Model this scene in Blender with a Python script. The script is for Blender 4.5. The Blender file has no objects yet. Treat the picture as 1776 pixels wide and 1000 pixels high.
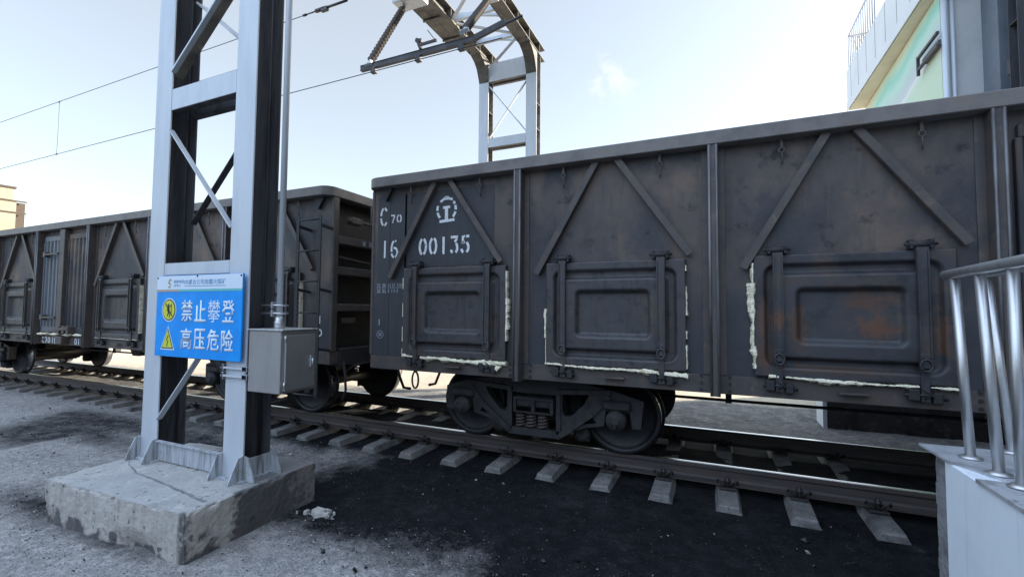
import bpy, bmesh, math, random
from mathutils import Vector, Matrix, noise
random.seed(7)
SC = bpy.context.scene
COL = SC.collection
R = math.radians

# ---------------------------------------------------------------- camera
CAM = Vector((3.8905, -5.1791, 1.5553))
YAW, PITCH, ROLL = 0.4206, 0.0472, 0.0078
fw = Vector((-math.sin(YAW) * math.cos(PITCH), math.cos(YAW) * math.cos(PITCH), math.sin(PITCH)))
rt = fw.cross(Vector((0, 0, 1))).normalized()
up = rt.cross(fw)
c_, s_ = math.cos(ROLL), math.sin(ROLL)
r2, u2 = c_ * rt + s_ * up, -s_ * rt + c_ * up
cd = bpy.data.cameras.new("camera")
cd.sensor_width = 36
cd.lens = 16.05
cd.clip_start = 0.05
cd.clip_end = 3000
cam = bpy.data.objects.new("camera", cd)
M = Matrix((r2, u2, -fw)).transposed().to_4x4()
M.translation = CAM
cam.matrix_world = M
COL.objects.link(cam)
SC.camera = cam

# ---------------------------------------------------------------- sky and sun
SUN_EL, SUN_AZ = R(20), R(50)          # azimuth measured from +Y towards +X
W = bpy.data.worlds.new("World")
SC.world = W
W.use_nodes = True
nt = W.node_tree
nt.nodes.clear()
out = nt.nodes.new("ShaderNodeOutputWorld")
bg = nt.nodes.new("ShaderNodeBackground")
sky = nt.nodes.new("ShaderNodeTexSky")
sky.sky_type = 'NISHITA'
sky.sun_disc = False
sky.sun_elevation = SUN_EL
sky.sun_rotation = SUN_AZ
sky.altitude = 200
sky.air_density = 1.0
sky.dust_density = 1.2
sky.ozone_density = 1.0
bg.inputs[1].default_value = 0.10
# a small puff of cloud: a soft noisy spot round one direction of the sky
tc = nt.nodes.new("ShaderNodeTexCoord")
nz = nt.nodes.new("ShaderNodeTexNoise")
nz.inputs['Scale'].default_value = 34
nz.inputs['Detail'].default_value = 9
nz.inputs['Distortion'].default_value = 0.8
nt.links.new(tc.outputs['Generated'], nz.inputs['Vector'])
cdir = (r2 * ((1062 - 888) / 791.8) + u2 * (-(138 - 500) / 791.8) + fw).normalized()
dp = nt.nodes.new("ShaderNodeVectorMath"); dp.operation = 'DOT_PRODUCT'
dp.inputs[1].default_value = cdir
nt.links.new(tc.outputs['Generated'], dp.inputs[0])
m1 = nt.nodes.new("ShaderNodeMapRange")
m1.inputs[1].default_value = 0.9978; m1.inputs[2].default_value = 1.0002
nt.links.new(dp.outputs['Value'], m1.inputs[0])
m2 = nt.nodes.new("ShaderNodeMath"); m2.operation = 'MULTIPLY_ADD'
nt.links.new(nz.outputs[0], m2.inputs[0]); m2.inputs[1].default_value = 2.6
nt.links.new(m1.outputs[0], m2.inputs[2])
m3 = nt.nodes.new("ShaderNodeMapRange")
m3.inputs[1].default_value = 1.75; m3.inputs[2].default_value = 3.0
nt.links.new(m2.outputs[0], m3.inputs[0])
m4 = nt.nodes.new("ShaderNodeMath"); m4.operation = 'MULTIPLY'
nt.links.new(m3.outputs[0], m4.inputs[0]); nt.links.new(m1.outputs[0], m4.inputs[1])
mx = nt.nodes.new("ShaderNodeMix"); mx.data_type = 'RGBA'
mx.inputs[7].default_value = (4.6, 4.6, 4.6, 1)
nt.links.new(m4.outputs[0], mx.inputs[0])
# thin even veil of high haze over the blue
vl = nt.nodes.new("ShaderNodeMix"); vl.data_type = 'RGBA'; vl.blend_type = 'ADD'
vl.inputs[0].default_value = 1.0
dv = nt.nodes.new("ShaderNodeVectorMath"); dv.operation = 'DOT_PRODUCT'
dv.inputs[1].default_value = Vector((-0.2, -0.42, 0.88)).normalized()
nt.links.new(tc.outputs['Generated'], dv.inputs[0])
ov = nt.nodes.new("ShaderNodeMapRange"); ov.interpolation_type = 'SMOOTHSTEP'
ov.inputs[1].default_value = 0.5; ov.inputs[2].default_value = 0.92
nt.links.new(dv.outputs['Value'], ov.inputs[0])
ocm = nt.nodes.new("ShaderNodeMix"); ocm.data_type = 'RGBA'      # unseen brightness added overhead and behind to light the foreground
ocm.inputs[6].default_value = (1.5, 1.3, 0.85, 1)
ocm.inputs[7].default_value = (5.3, 6.5, 8.6, 1)
nt.links.new(ov.outputs[0], ocm.inputs[0])
nt.links.new(ocm.outputs[2], vl.inputs[7])
nt.links.new(sky.outputs[0], vl.inputs[6])
nt.links.new(vl.outputs[2], mx.inputs[6])
nt.links.new(mx.outputs[2], bg.inputs[0])
nt.links.new(bg.outputs[0], out.inputs[0])

sd = bpy.data.lights.new("sun", 'SUN')
sd.energy = 5.0
sd.angle = R(0.5)
sd.color = (1.0, 0.9, 0.76)
sun = bpy.data.objects.new("sun", sd)
sdir = Vector((math.sin(SUN_AZ) * math.cos(SUN_EL), math.cos(SUN_AZ) * math.cos(SUN_EL), math.sin(SUN_EL)))
sun.rotation_euler = sdir.to_track_quat('Z', 'Y').to_euler()
sun.location = sdir * 60
COL.objects.link(sun)
SC.view_settings.view_transform = 'Standard'
SC.view_settings.look = 'None'
SC.view_settings.exposure = 1.36
SC.view_settings.gamma = 1
SC.view_settings.use_curve_mapping = False

# ---------------------------------------------------------------- materials
def mat(name, base, rough=0.6, metal=0.0, spots=(), bump=None, spec=0.5):
    """spots: (scale xyz, detail, colour, low, high) noise patches laid over the base colour, in world metres"""
    m = bpy.data.materials.new(name)
    m.use_nodes = True
    t = m.node_tree
    b = t.nodes['Principled BSDF']
    b.inputs['Roughness'].default_value = rough
    b.inputs['Metallic'].default_value = metal
    b.inputs['Specular IOR Level'].default_value = spec
    geo = t.nodes.new("ShaderNodeNewGeometry")
    last = None
    for k, (sc, det, colr, lo, hi) in enumerate(spots):
        mp = t.nodes.new("ShaderNodeMapping")
        mp.inputs['Scale'].default_value = sc if hasattr(sc, '__len__') else (sc, sc, sc)
        mp.inputs['Location'].default_value = (k * 3.7, k * 1.9, k * 5.3)
        t.links.new(geo.outputs['Position'], mp.inputs['Vector'])
        n = t.nodes.new("ShaderNodeTexNoise")
        n.inputs['Scale'].default_value = 1
        n.inputs['Detail'].default_value = det
        n.inputs['Roughness'].default_value = 0.62
        t.links.new(mp.outputs[0], n.inputs['Vector'])
        mr = t.nodes.new("ShaderNodeMapRange")
        mr.inputs[1].default_value = lo
        mr.inputs[2].default_value = hi
        t.links.new(n.outputs[0], mr.inputs[0])
        x = t.nodes.new("ShaderNodeMix"); x.data_type = 'RGBA'
        t.links.new(mr.outputs[0], x.inputs[0])
        if last is None:
            x.inputs[6].default_value = (*base, 1)
        else:
            t.links.new(last, x.inputs[6])
        x.inputs[7].default_value = (*colr, 1)
        last = x.outputs[2]
    if last is None:
        b.inputs['Base Color'].default_value = (*base, 1)
    else:
        t.links.new(last, b.inputs['Base Color'])
    if bump:
        n = t.nodes.new("ShaderNodeTexNoise")
        n.inputs['Scale'].default_value = bump[0]
        n.inputs['Detail'].default_value = 6
        t.links.new(geo.outputs['Position'], n.inputs['Vector'])
        bp = t.nodes.new("ShaderNodeBump")
        bp.inputs['Strength'].default_value = bump[1]
        bp.inputs['Distance'].default_value = bump[2] if len(bump) > 2 else 0.01
        t.links.new(n.outputs[0], bp.inputs['Height'])
        t.links.new(bp.outputs[0], b.inputs['Normal'])
    return m

def zpaint(m, colr, z0, z1, amp=0.5):
    """a ragged band of newer paint below height z0..z1 (world z)"""
    t = m.node_tree
    b = t.nodes['Principled BSDF']
    link = b.inputs['Base Color'].links[0]
    src = link.from_socket
    geo = t.nodes.new("ShaderNodeNewGeometry")
    sp = t.nodes.new("ShaderNodeSeparateXYZ")
    t.links.new(geo.outputs['Position'], sp.inputs[0])
    n = t.nodes.new("ShaderNodeTexNoise")
    n.inputs['Scale'].default_value = 1.7; n.inputs['Detail'].default_value = 5
    t.links.new(geo.outputs['Position'], n.inputs['Vector'])
    a = t.nodes.new("ShaderNodeMath"); a.operation = 'MULTIPLY_ADD'
    t.links.new(n.outputs[0], a.inputs[0]); a.inputs[1].default_value = amp * 2
    t.links.new(sp.outputs['Z'], a.inputs[2])
    mr = t.nodes.new("ShaderNodeMapRange")
    mr.inputs[1].default_value = z1 + amp; mr.inputs[2].default_value = z0 + amp
    t.links.new(a.outputs[0], mr.inputs[0])
    x = t.nodes.new("ShaderNodeMix"); x.data_type = 'RGBA'
    t.links.new(mr.outputs[0], x.inputs[0])
    t.links.new(src, x.inputs[6]); x.inputs[7].default_value = (*colr, 1)
    t.links.new(x.outputs[2], b.inputs['Base Color'])

BLUEPAINT = (0.037, 0.04, 0.046)
M_BODY = mat("weathered_wagon_steel", (0.092, 0.073, 0.064), 0.62, 0, [
    ((1.5, 1.5, 1.0), 7, (0.04, 0.041, 0.046), 0.42, 0.58),
    ((2.0, 2.0, 1.6), 7, (0.16, 0.114, 0.084), 0.5, 0.7),
    ((8, 8, 1.1), 6, (0.04, 0.036, 0.036), 0.56, 0.82),
    ((15, 15, 1.6), 6, (0.12, 0.085, 0.063), 0.62, 0.85),
    (5, 7, (0.02, 0.019, 0.02), 0.6, 0.7)], (2.6, 0.55, 0.035))
zpaint(M_BODY, BLUEPAINT, 1.35, 1.95, 0.5)
M_LETTER_PATCH = mat("repainted_blue_grey_panel", BLUEPAINT, 0.6, 0, [
    (3, 6, (0.058, 0.054, 0.054), 0.5, 0.75), ((14, 14, 1.5), 4, (0.027, 0.031, 0.037), 0.5, 0.7)], (3, 0.4, 0.02))
M_FRAME = mat("wagon_frame_steel", (0.086, 0.07, 0.062), 0.55, 0, [
    (4, 6, (0.058, 0.053, 0.053), 0.45, 0.65), (9, 6, (0.14, 0.105, 0.082), 0.56, 0.72)], (50, 0.3, 0.003))
M_CHORD = mat("top_chord_steel", (0.18, 0.163, 0.15), 0.55, 0, [
    (5, 6, (0.125, 0.115, 0.11), 0.45, 0.65), (7, 6, (0.18, 0.145, 0.11), 0.58, 0.74)], (50, 0.3, 0.003))
M_STAKE_HILITE = mat("highlight_toned_stake_edge", (0.16, 0.16, 0.165), 0.38, 0.2, [((6, 6, 1.5), 6, (0.08, 0.074, 0.072), 0.45, 0.62)])  # lighter ridge colour stands in for highlights along the stakes
M_DOOR = mat("pressed_door_steel", (0.056, 0.054, 0.056), 0.5, 0, [
    (3, 6, (0.066, 0.053, 0.047), 0.48, 0.66), (12, 6, (0.024, 0.0235, 0.025), 0.52, 0.7), (5, 7, (0.09, 0.057, 0.042), 0.6, 0.74), ((16, 16, 1.2), 5, (0.03, 0.028, 0.028), 0.56, 0.7)], (40, 0.3, 0.003))
M_DOOR_RUST = mat("rusty_pressed_door_steel", (0.044, 0.045, 0.05), 0.55, 0, [
    (3, 6, (0.026, 0.026, 0.029), 0.46, 0.6), (4.5, 7, (0.07, 0.052, 0.043), 0.5, 0.66)], (40, 0.4, 0.004))
def rust_blobs(m, blobs):
    """rust flowers at fixed places of the door (world x, z, radius x, radius z)"""
    t = m.node_tree; b = t.nodes['Principled BSDF']
    geo = t.nodes.new("ShaderNodeNewGeometry")
    n = t.nodes.new("ShaderNodeTexNoise"); n.inputs['Scale'].default_value = 13; n.inputs['Detail'].default_value = 10; n.inputs['Roughness'].default_value = 0.75
    t.links.new(geo.outputs['Position'], n.inputs['Vector'])
    for (x, z, rx, rz, colr) in blobs:
        v = t.nodes.new("ShaderNodeVectorMath"); v.operation = 'SUBTRACT'; v.inputs[1].default_value = (x, 0, z)
        t.links.new(geo.outputs['Position'], v.inputs[0])
        w = t.nodes.new("ShaderNodeVectorMath"); w.operation = 'MULTIPLY'; w.inputs[1].default_value = (1 / rx, 0, 1 / rz)
        t.links.new(v.outputs[0], w.inputs[0])
        l = t.nodes.new("ShaderNodeVectorMath"); l.operation = 'LENGTH'; t.links.new(w.outputs[0], l.inputs[0])
        a = t.nodes.new("ShaderNodeMath"); a.operation = 'MULTIPLY_ADD'; a.inputs[1].default_value = -3.4
        t.links.new(n.outputs[0], a.inputs[0]); t.links.new(l.outputs['Value'], a.inputs[2])
        r = t.nodes.new("ShaderNodeMapRange"); r.inputs[1].default_value = -0.75; r.inputs[2].default_value = -1.35
        t.links.new(a.outputs[0], r.inputs[0])
        src = b.inputs['Base Color'].links[0].from_socket
        x_ = t.nodes.new("ShaderNodeMix"); x_.data_type = 'RGBA'
        t.links.new(r.outputs[0], x_.inputs[0]); t.links.new(src, x_.inputs[6]); x_.inputs[7].default_value = (*colr, 1)
        t.links.new(x_.outputs[2], b.inputs['Base Color'])
RU = (0.12, 0.056, 0.032)
rust_blobs(M_DOOR_RUST, [(5.02, 1.44, 0.17, 0.12, RU), (4.98, 1.64, 0.22, 0.09, (0.095, 0.05, 0.032)), (4.5, 1.46, 0.1, 0.2, (0.09, 0.05, 0.033)), (4.25, 1.45, 0.06, 0.3, (0.1, 0.055, 0.036)), (4.25, 1.18, 0.09, 0.18, (0.085, 0.046, 0.031)), (5.42, 1.4, 0.05, 0.25, (0.1, 0.052, 0.033)), (4.36, 1.5, 0.06, 0.12, RU), (4.75, 1.1, 0.5, 0.05, (0.07, 0.045, 0.034))])
M_UNDER = mat("sooty_iron_and_gap_shade", (0.022, 0.022, 0.024), 0.65, 0, [
    (8, 6, (0.036, 0.033, 0.032), 0.5, 0.7)], (40, 0.4, 0.004))
M_BOGIE = mat("cast_bogie_iron", (0.038, 0.036, 0.036), 0.6, 0, [
    (9, 6, (0.017, 0.017, 0.018), 0.45, 0.65), (6, 6, (0.042, 0.038, 0.036), 0.58, 0.72)], (45, 0.5, 0.004))
M_WHEEL = mat("wheel_steel", (0.024, 0.024, 0.027), 0.5, 0.1, [(9, 5, (0.014, 0.014, 0.015), 0.45, 0.65)])
M_TREAD = mat("polished_wheel_tread", (0.5, 0.5, 0.52), 0.25, 1.0)
M_LEAF = mat("bluish_side_door_steel", (0.12, 0.135, 0.155), 0.5, 0, [
    ((10, 10, 1.5), 5, (0.075, 0.082, 0.094), 0.45, 0.65)], (40, 0.3, 0.003))
M_WHITE = mat("stencil_white_paint", (0.72, 0.74, 0.76), 0.7, 0, [(38, 6, (0.2, 0.22, 0.25), 0.55, 0.7)])
M_FADED = mat("faded_stencil_paint", (0.3, 0.33, 0.37), 0.7, 0, [(38, 6, (0.1, 0.11, 0.13), 0.5, 0.68)])
M_FOAM = mat("dried_foam_sealant", (0.92, 0.85, 0.64), 0.9, 0, [
    (14, 7, (0.58, 0.5, 0.32), 0.5, 0.68), (45, 5, (0.16, 0.13, 0.1), 0.6, 0.68)], (90, 0.8, 0.006))
M_GALV = mat("galvanised_steel", (0.56, 0.6, 0.64), 0.5, 0.15, [
    ((6, 6, 1.2), 6, (0.5, 0.54, 0.58), 0.42, 0.65), (14, 6, (0.38, 0.39, 0.39), 0.68, 0.82)], (30, 0.12, 0.003))
M_GALV_DIRTY = mat("streaked_galvanised_steel", (0.46, 0.49, 0.52), 0.55, 0.15, [
    ((30, 30, 2), 6, (0.2, 0.2, 0.2), 0.48, 0.62), (6, 6, (0.3, 0.29, 0.27), 0.55, 0.7)], (30, 0.2, 0.004))
M_GANTRY_DIRT_SHADE = mat("dirty_shaded_gantry_steel", (0.15, 0.14, 0.125), 0.7, 0.1, [
    (4, 6, (0.07, 0.065, 0.06), 0.45, 0.65), (11, 6, (0.27, 0.245, 0.2), 0.58, 0.72)], (30, 0.3, 0.004))  # brown from dirt, and from shade painted into webs and undersides
M_STAIN = mat("brushed_stainless_steel", (0.62, 0.62, 0.62), 0.4, 0.9, [((40, 40, 2), 4, (0.5, 0.5, 0.5), 0.45, 0.65)])
M_RAILBAR = mat("scuffed_stainless_tube", (0.72, 0.73, 0.74), 0.32, 0.85, [(12, 6, (0.55, 0.55, 0.55), 0.5, 0.7)])
M_BOX = mat("stainless_cabinet_steel", (0.5, 0.5, 0.5), 0.38, 0.8, [
    ((3, 3, 1.2), 6, (0.4, 0.39, 0.38), 0.45, 0.7)])
M_BLACK = mat("black_rubber", (0.02, 0.02, 0.022), 0.6)
M_CONC = mat("rough_concrete", (0.42, 0.4, 0.37), 0.9, 0, [
    (60, 4, (0.3, 0.295, 0.28), 0.5, 0.62), (0.9, 6, (0.36, 0.355, 0.345), 0.45, 0.6), (4, 8, (0.2, 0.197, 0.195), 0.56, 0.7),
    (2.2, 7, (0.3, 0.295, 0.285), 0.45, 0.66), (9, 7, (0.52, 0.51, 0.49), 0.55, 0.75),
    (26, 6, (0.12, 0.115, 0.11), 0.62, 0.72)], (28, 0.7, 0.012))
M_CONC_SIDE = mat("stained_concrete_side", (0.44, 0.41, 0.37), 0.92, 0, [
    ((12, 12, 1.2), 6, (0.32, 0.305, 0.28), 0.48, 0.68), (3.2, 7, (0.075, 0.073, 0.07), 0.6, 0.68),
    (26, 6, (0.09, 0.085, 0.08), 0.64, 0.72)], (22, 0.8, 0.015))
M_CONC_DARK = mat("dark_concrete", (0.06, 0.058, 0.058), 0.9, 0, [
    (3, 7, (0.03, 0.03, 0.03), 0.45, 0.65), (8, 6, (0.14, 0.125, 0.11), 0.56, 0.72)], (25, 0.7, 0.012))
M_SLEEPER = mat("dusty_concrete_sleeper", (0.215, 0.205, 0.19), 0.92, 0, [
    (7, 6, (0.15, 0.146, 0.14), 0.45, 0.65), (3, 6, (0.06, 0.06, 0.06), 0.5, 0.7), (35, 5, (0.09, 0.088, 0.085), 0.55, 0.68), (22, 5, (0.28, 0.27, 0.25), 0.6, 0.75)], (30, 0.8, 0.01))
M_RAIL = mat("rusty_rail_side", (0.085, 0.067, 0.058), 0.65, 0.1, [
    ((2, 30, 30), 6, (0.05, 0.046, 0.046), 0.45, 0.65), (8, 6, (0.1, 0.074, 0.058), 0.6, 0.75)], (60, 0.3, 0.002))
M_RAILTOP = mat("polished_rail_head", (0.62, 0.63, 0.66), 0.24, 1.0, [((1.5, 60, 20), 5, (0.4, 0.4, 0.42), 0.45, 0.65)])
M_CLIP = mat("rusty_rail_clip", (0.06, 0.052, 0.05), 0.5, 0.4)
M_WPAINT = mat("white_painted_render", (0.76, 0.82, 0.87), 0.7, 0, [
    (3, 6, (0.7, 0.75, 0.81), 0.45, 0.7), (17, 6, (0.5, 0.53, 0.57), 0.68, 0.78), ((9, 9, 0.8), 6, (0.58, 0.61, 0.65), 0.58, 0.8)], (25, 0.2, 0.004))
M_PLATE = mat("worn_steel_plate", (0.48, 0.5, 0.52), 0.5, 0.3, [
    (5, 7, (0.3, 0.3, 0.31), 0.48, 0.66), (13, 6, (0.17, 0.165, 0.16), 0.6, 0.74)], (25, 0.3, 0.004))
M_RENDER = mat("rough_grey_render", (0.24, 0.24, 0.245), 0.9, 0, [
    (6, 7, (0.13, 0.13, 0.132), 0.45, 0.65)], (30, 0.9, 0.015))
M_WALLGREY = mat("pale_grey_wall", (0.5, 0.5, 0.5), 0.75, 0, [(1.5, 5, (0.42, 0.42, 0.43), 0.45, 0.7)])
M_PIER = mat("blue_grey_wall", (0.17, 0.2, 0.24), 0.7, 0, [(2, 5, (0.13, 0.155, 0.19), 0.45, 0.7)])
M_PARAPET = mat("pale_blue_cladding", (0.66, 0.72, 0.78), 0.6, 0, [(1.2, 4, (0.6, 0.66, 0.73), 0.45, 0.7)])
M_SOFFIT = mat("cream_soffit", (0.68, 0.64, 0.52), 0.8, 0, [(1.5, 4, (0.6, 0.56, 0.45), 0.45, 0.7)])
M_SHADE_STEEL = mat("shade_toned_steel", (0.08, 0.08, 0.087), 0.65, 0.1, [((9, 9, 1.0), 6, (0.035, 0.035, 0.04), 0.45, 0.62), ((14, 14, 1.5), 5, (0.11, 0.112, 0.12), 0.58, 0.75)], (30, 0.2, 0.003))  # gantry steel darkened to stand for shade on webs, rear faces and undersides
M_DARKSTEEL = mat("dark_structural_steel", (0.05, 0.052, 0.06), 0.6, 0.1, [((5, 5, 1), 5, (0.09, 0.09, 0.1), 0.5, 0.7)])
M_WIRE = mat("overhead_wire", (0.06, 0.055, 0.05), 0.5, 0.5)
M_INSUL = mat("brown_grey_insulator", (0.1, 0.085, 0.08), 0.5)
M_BLUE = mat("blue_enamel_sign", (0.003, 0.28, 0.8), 0.5, 0, [(6, 3, (0.003, 0.32, 0.88), 0.45, 0.6), ((9, 9, 1.5), 5, (0.02, 0.16, 0.45), 0.62, 0.8)], None, 0.3)
M_SIGNW = mat("white_sign_enamel", (0.66, 0.76, 0.86), 0.4)
M_CHAR = mat("white_sign_lettering", (0.68, 0.79, 0.9), 0.5)
M_SIGNY = mat("yellow_sign_enamel", (0.62, 0.66, 0.05), 0.45)
M_SIGNK = mat("black_sign_ink", (0.03, 0.03, 0.03), 0.5)
M_SIGNB = mat("pale_blue_sign_ink", (0.14, 0.33, 0.58), 0.5)
M_TEAL = mat("teal_sign_stripe", (0.11, 0.5, 0.5), 0.45)
M_TAN = mat("tan_sign_stripe", (0.42, 0.36, 0.27), 0.45)
M_LOGO = mat("orange_green_emblem", (0.45, 0.27, 0.13), 0.5, 0, [((40, 1, 30), 2, (0.3, 0.45, 0.25), 0.5, 0.6)])
M_CREAM = mat("cream_far_wall", (0.3, 0.265, 0.205), 0.8, 0, [(0.4, 4, (0.25, 0.22, 0.17), 0.45, 0.7)])
M_BROWN_SHADE_W = mat("brown_shaded_far_wall", (0.07, 0.056, 0.045), 0.85)  # dark brown paints in the shade on the end wall
M_STONE = mat("pale_gravel", (0.3, 0.295, 0.29), 0.9, 0, [(40, 3, (0.5, 0.49, 0.48), 0.5, 0.6), (55, 3, (0.1, 0.1, 0.1), 0.55, 0.65)])
M_COALBIT = mat("coal_lump", (0.016, 0.016, 0.018), 0.45)
M_PAPER = mat("pale_plaster_scrap", (0.5, 0.48, 0.43), 0.9, 0, [(18, 6, (0.18, 0.17, 0.16), 0.5, 0.65)], (40, 0.8, 0.01))

# ---------------------------------------------------------------- mesh helpers
def NB():
    return bmesh.new()

def quadbox(bm, P, mi=0):
    v = [bm.verts.new(p) for p in P]
    for f in ((0, 3, 2, 1), (4, 5, 6, 7), (0, 1, 5, 4), (1, 2, 6, 5), (2, 3, 7, 6), (3, 0, 4, 7)):
        bm.faces.new([v[i] for i in f]).material_index = mi
    return v

def box(bm, x0, x1, y0, y1, z0, z1, bev=0.0, mi=0):
    v = quadbox(bm, [(x0, y0, z0), (x1, y0, z0), (x1, y1, z0), (x0, y1, z0), (x0, y0, z1), (x1, y0, z1), (x1, y1, z1), (x0, y1, z1)], mi)
    if bev > 0:
        es = list({e for vv in v for e in vv.link_edges})
        bmesh.ops.bevel(bm, geom=es, offset=bev, segments=1, affect='EDGES', profile=0.5)
    return v

def bar(bm, p, q, w, h, upv=(0, 0, 1), mi=0):
    p, q = Vector(p), Vector(q)
    d = (q - p).normalized()
    s = d.cross(Vector(upv))
    if s.length < 1e-5:
        s = d.cross(Vector((1, 0, 0)))
    s.normalize()
    t = s.cross(d)
    s, t = s * (w / 2), t * (h / 2)
    return quadbox(bm, [p - s - t, p + s - t, p + s + t, p - s + t, q - s - t, q + s - t, q + s + t, q - s + t], mi)

def tube(bm, pts, r, n=8, caps=True, mi=0):
    pts = [Vector(p) for p in pts]
    rs = r if hasattr(r, '__len__') else [r] * len(pts)
    rings = []
    ref = None
    for i, p in enumerate(pts):
        a = pts[max(i - 1, 0)]; b = pts[min(i + 1, len(pts) - 1)]
        d = (b - a).normalized()
        if ref is None:
            ref = d.orthogonal().normalized()
        s = (ref - d * ref.dot(d)).normalized()
        ref = s
        t = d.cross(s)
        rings.append([bm.verts.new(p + (s * math.cos(k * 2 * math.pi / n) + t * math.sin(k * 2 * math.pi / n)) * rs[i]) for k in range(n)])
    for a, b in zip(rings, rings[1:]):
        for k in range(n):
            f = bm.faces.new((a[k], a[(k + 1) % n], b[(k + 1) % n], b[k])); f.smooth = True; f.material_index = mi
    if caps:
        bm.faces.new(rings[0][::-1]).material_index = mi
        bm.faces.new(rings[-1]).material_index = mi

def lathe(bm, prof, n=32, axis='y', org=(0, 0, 0), mis=None):
    """prof: (radius, along) closed with caps"""
    org = Vector(org)
    rings = []
    for (r, a) in prof:
        ring = []
        for k in range(n):
            c, s = math.cos(2 * math.pi * k / n), math.sin(2 * math.pi * k / n)
            p = {'y': (r * c, a, r * s), 'z': (r * c, r * s, a), 'x': (a, r * c, r * s)}[axis]
            ring.append(bm.verts.new(org + Vector(p)))
        rings.append(ring)
    for i, (a, b) in enumerate(zip(rings, rings[1:])):
        for k in range(n):
            f = bm.faces.new((a[k], a[(k + 1) % n], b[(k + 1) % n], b[k]))
            f.smooth = abs(prof[i][0] - prof[i + 1][0]) < 1e-4 or True
            if mis:
                f.material_index = mis[i]
    bm.faces.new(rings[0][::-1]); bm.faces.new(rings[-1])

def prism(bm, poly, y0, y1, holes=(), mi=0):
    """polygon in x-z, extruded along y from y0 to y1 (holes are bridged by triangulated fill)"""
    loops = [poly] + list(holes)
    front, back, edges = [], [], []
    for lp in loops:
        front.append([bm.verts.new((x, y0, z)) for x, z in lp])
        back.append([bm.verts.new((x, y1, z)) for x, z in lp])
    for f, b in zip(front, back):
        n = len(f)
        for i in range(n):
            bm.faces.new((f[i], f[(i + 1) % n], b[(i + 1) % n], b[i])).material_index = mi
    for side in (front, back):
        es = []
        for lp in side:
            n = len(lp)
            es += [bm.edges.get((lp[i], lp[(i + 1) % n])) for i in range(n)]
        g = bmesh.ops.triangle_fill(bm, edges=es, use_beauty=True)
        for e in g['geom']:
            if isinstance(e, bmesh.types.BMFace):
                e.material_index = mi

def finish(name, bm, m, parent=None, smooth=False, loc=None, rotz=0):
    bmesh.ops.recalc_face_normals(bm, faces=bm.faces)
    me = bpy.data.meshes.new(name)
    bm.to_mesh(me); bm.free()
    for mm in (m if isinstance(m, (list, tuple)) else [m]):
        me.materials.append(mm)
    if smooth:
        for p in me.polygons:
            p.use_smooth = True
    o = bpy.data.objects.new(name, me)
    COL.objects.link(o)
    if parent:
        o.parent = parent
    if loc:
        o.location = loc
    o.rotation_euler = (0, 0, rotz)
    return o

def inst(o, parent, loc=(0, 0, 0), rotz=0, name=None):
    c = o.copy(); COL.objects.link(c)
    c.parent = parent; c.location = loc; c.rotation_euler = (0, 0, rotz)
    return c

def empty(name, label=None, cat=None, loc=(0, 0, 0), rotz=0, group=None, parent=None):
    o = bpy.data.objects.new(name, None)
    COL.objects.link(o)
    o.empty_display_size = 0.2
    o.location = loc; o.rotation_euler = (0, 0, rotz)
    if label: o['label'] = label
    if cat: o['category'] = cat
    if group: o['group'] = group
    if parent: o.parent = parent
    return o

def tag(o, label, cat, group=None):
    o['label'] = label; o['category'] = cat
    if group: o['group'] = group
    return o

def struct(o, kind='structure'):
    o['kind'] = kind
    return o

def copy_tree(o, parent=None, mp=None):
    c = o.copy(); COL.objects.link(c); c.parent = parent
    if mp is not None: mp[o.name] = c
    for ch in list(o.children):
        copy_tree(ch, c, mp)
    return c

# ---------------------------------------------------------------- ground
GZ = -0.28
def ss(a, b, x):
    t = min(1, max(0, (x - a) / (b - a)))
    return t * t * (3 - 2 * t)

def coal_amount(x, y):
    n = noise.noise((x * 0.8, y * 0.8, 3.1)) * 0.55 + noise.noise((x * 2.1, y * 2.1, 9.1)) * 0.25
    # black spill in front of the track, right of the plinth
    bx = -2.15 if x < 2.2 else -2.15 - (x - 2.2) * 1.25
    a = ss(bx - 0.75, bx + 0.45, y + n * 0.5) * ss(-1.1, 0.45, x + n * 0.5)
    a *= 1 - ss(1.75, 2.3, y)
    # between the rails and along the ballast
    b = ss(-1.2, -0.3, y + n * 0.6) * (1 - ss(1.9, 2.3, y)) * ss(-7.5, -1.5, x + n * 1.5)
    b2 = 0.5 * ss(-0.15, 0.1, y) * (1 - ss(1.5, 1.7, y))
    # dark smear left of the gantry
    e1 = -5.9 - 0.72 * (y + 2.0) + n * 0.35
    lo = -2.35 if x < -4.5 else -1.75
    c = 0.74 * ss(e1 - 0.7, e1 + 0.6, x) * ss(lo - 0.4 + 0.3 * n, lo + 0.4 + 0.3 * n, y) * (1 - ss(-1.0, -0.45, y)) * (1 - 0.75 * ss(-2.6, -1.2, x))
    c *= 1 - 0.6 * math.exp(-(((x + 3.6) / 0.6) ** 2 + ((y + 1.35) / 0.16) ** 2))
    d = 0.75 * math.exp(-(((x + 2.2) / 1.7) ** 2 + ((y + 1.2) / 0.5) ** 2)) * (1 + n)
    e = 0.85 * math.exp(-(((x + 1.75) / 0.75) ** 2 + ((y + 3.02 + 0.06 * (x + 1.7)) / 0.2) ** 2)) * (0.9 + n)
    e = max(e, 0.6 * math.exp(-(((x + 0.5) / 0.8) ** 2 + ((y + 3.13) / 0.09) ** 2)) * (0.9 + n))
    return max(0, min(1, max(a, b, b2, c, d, e)))

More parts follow.
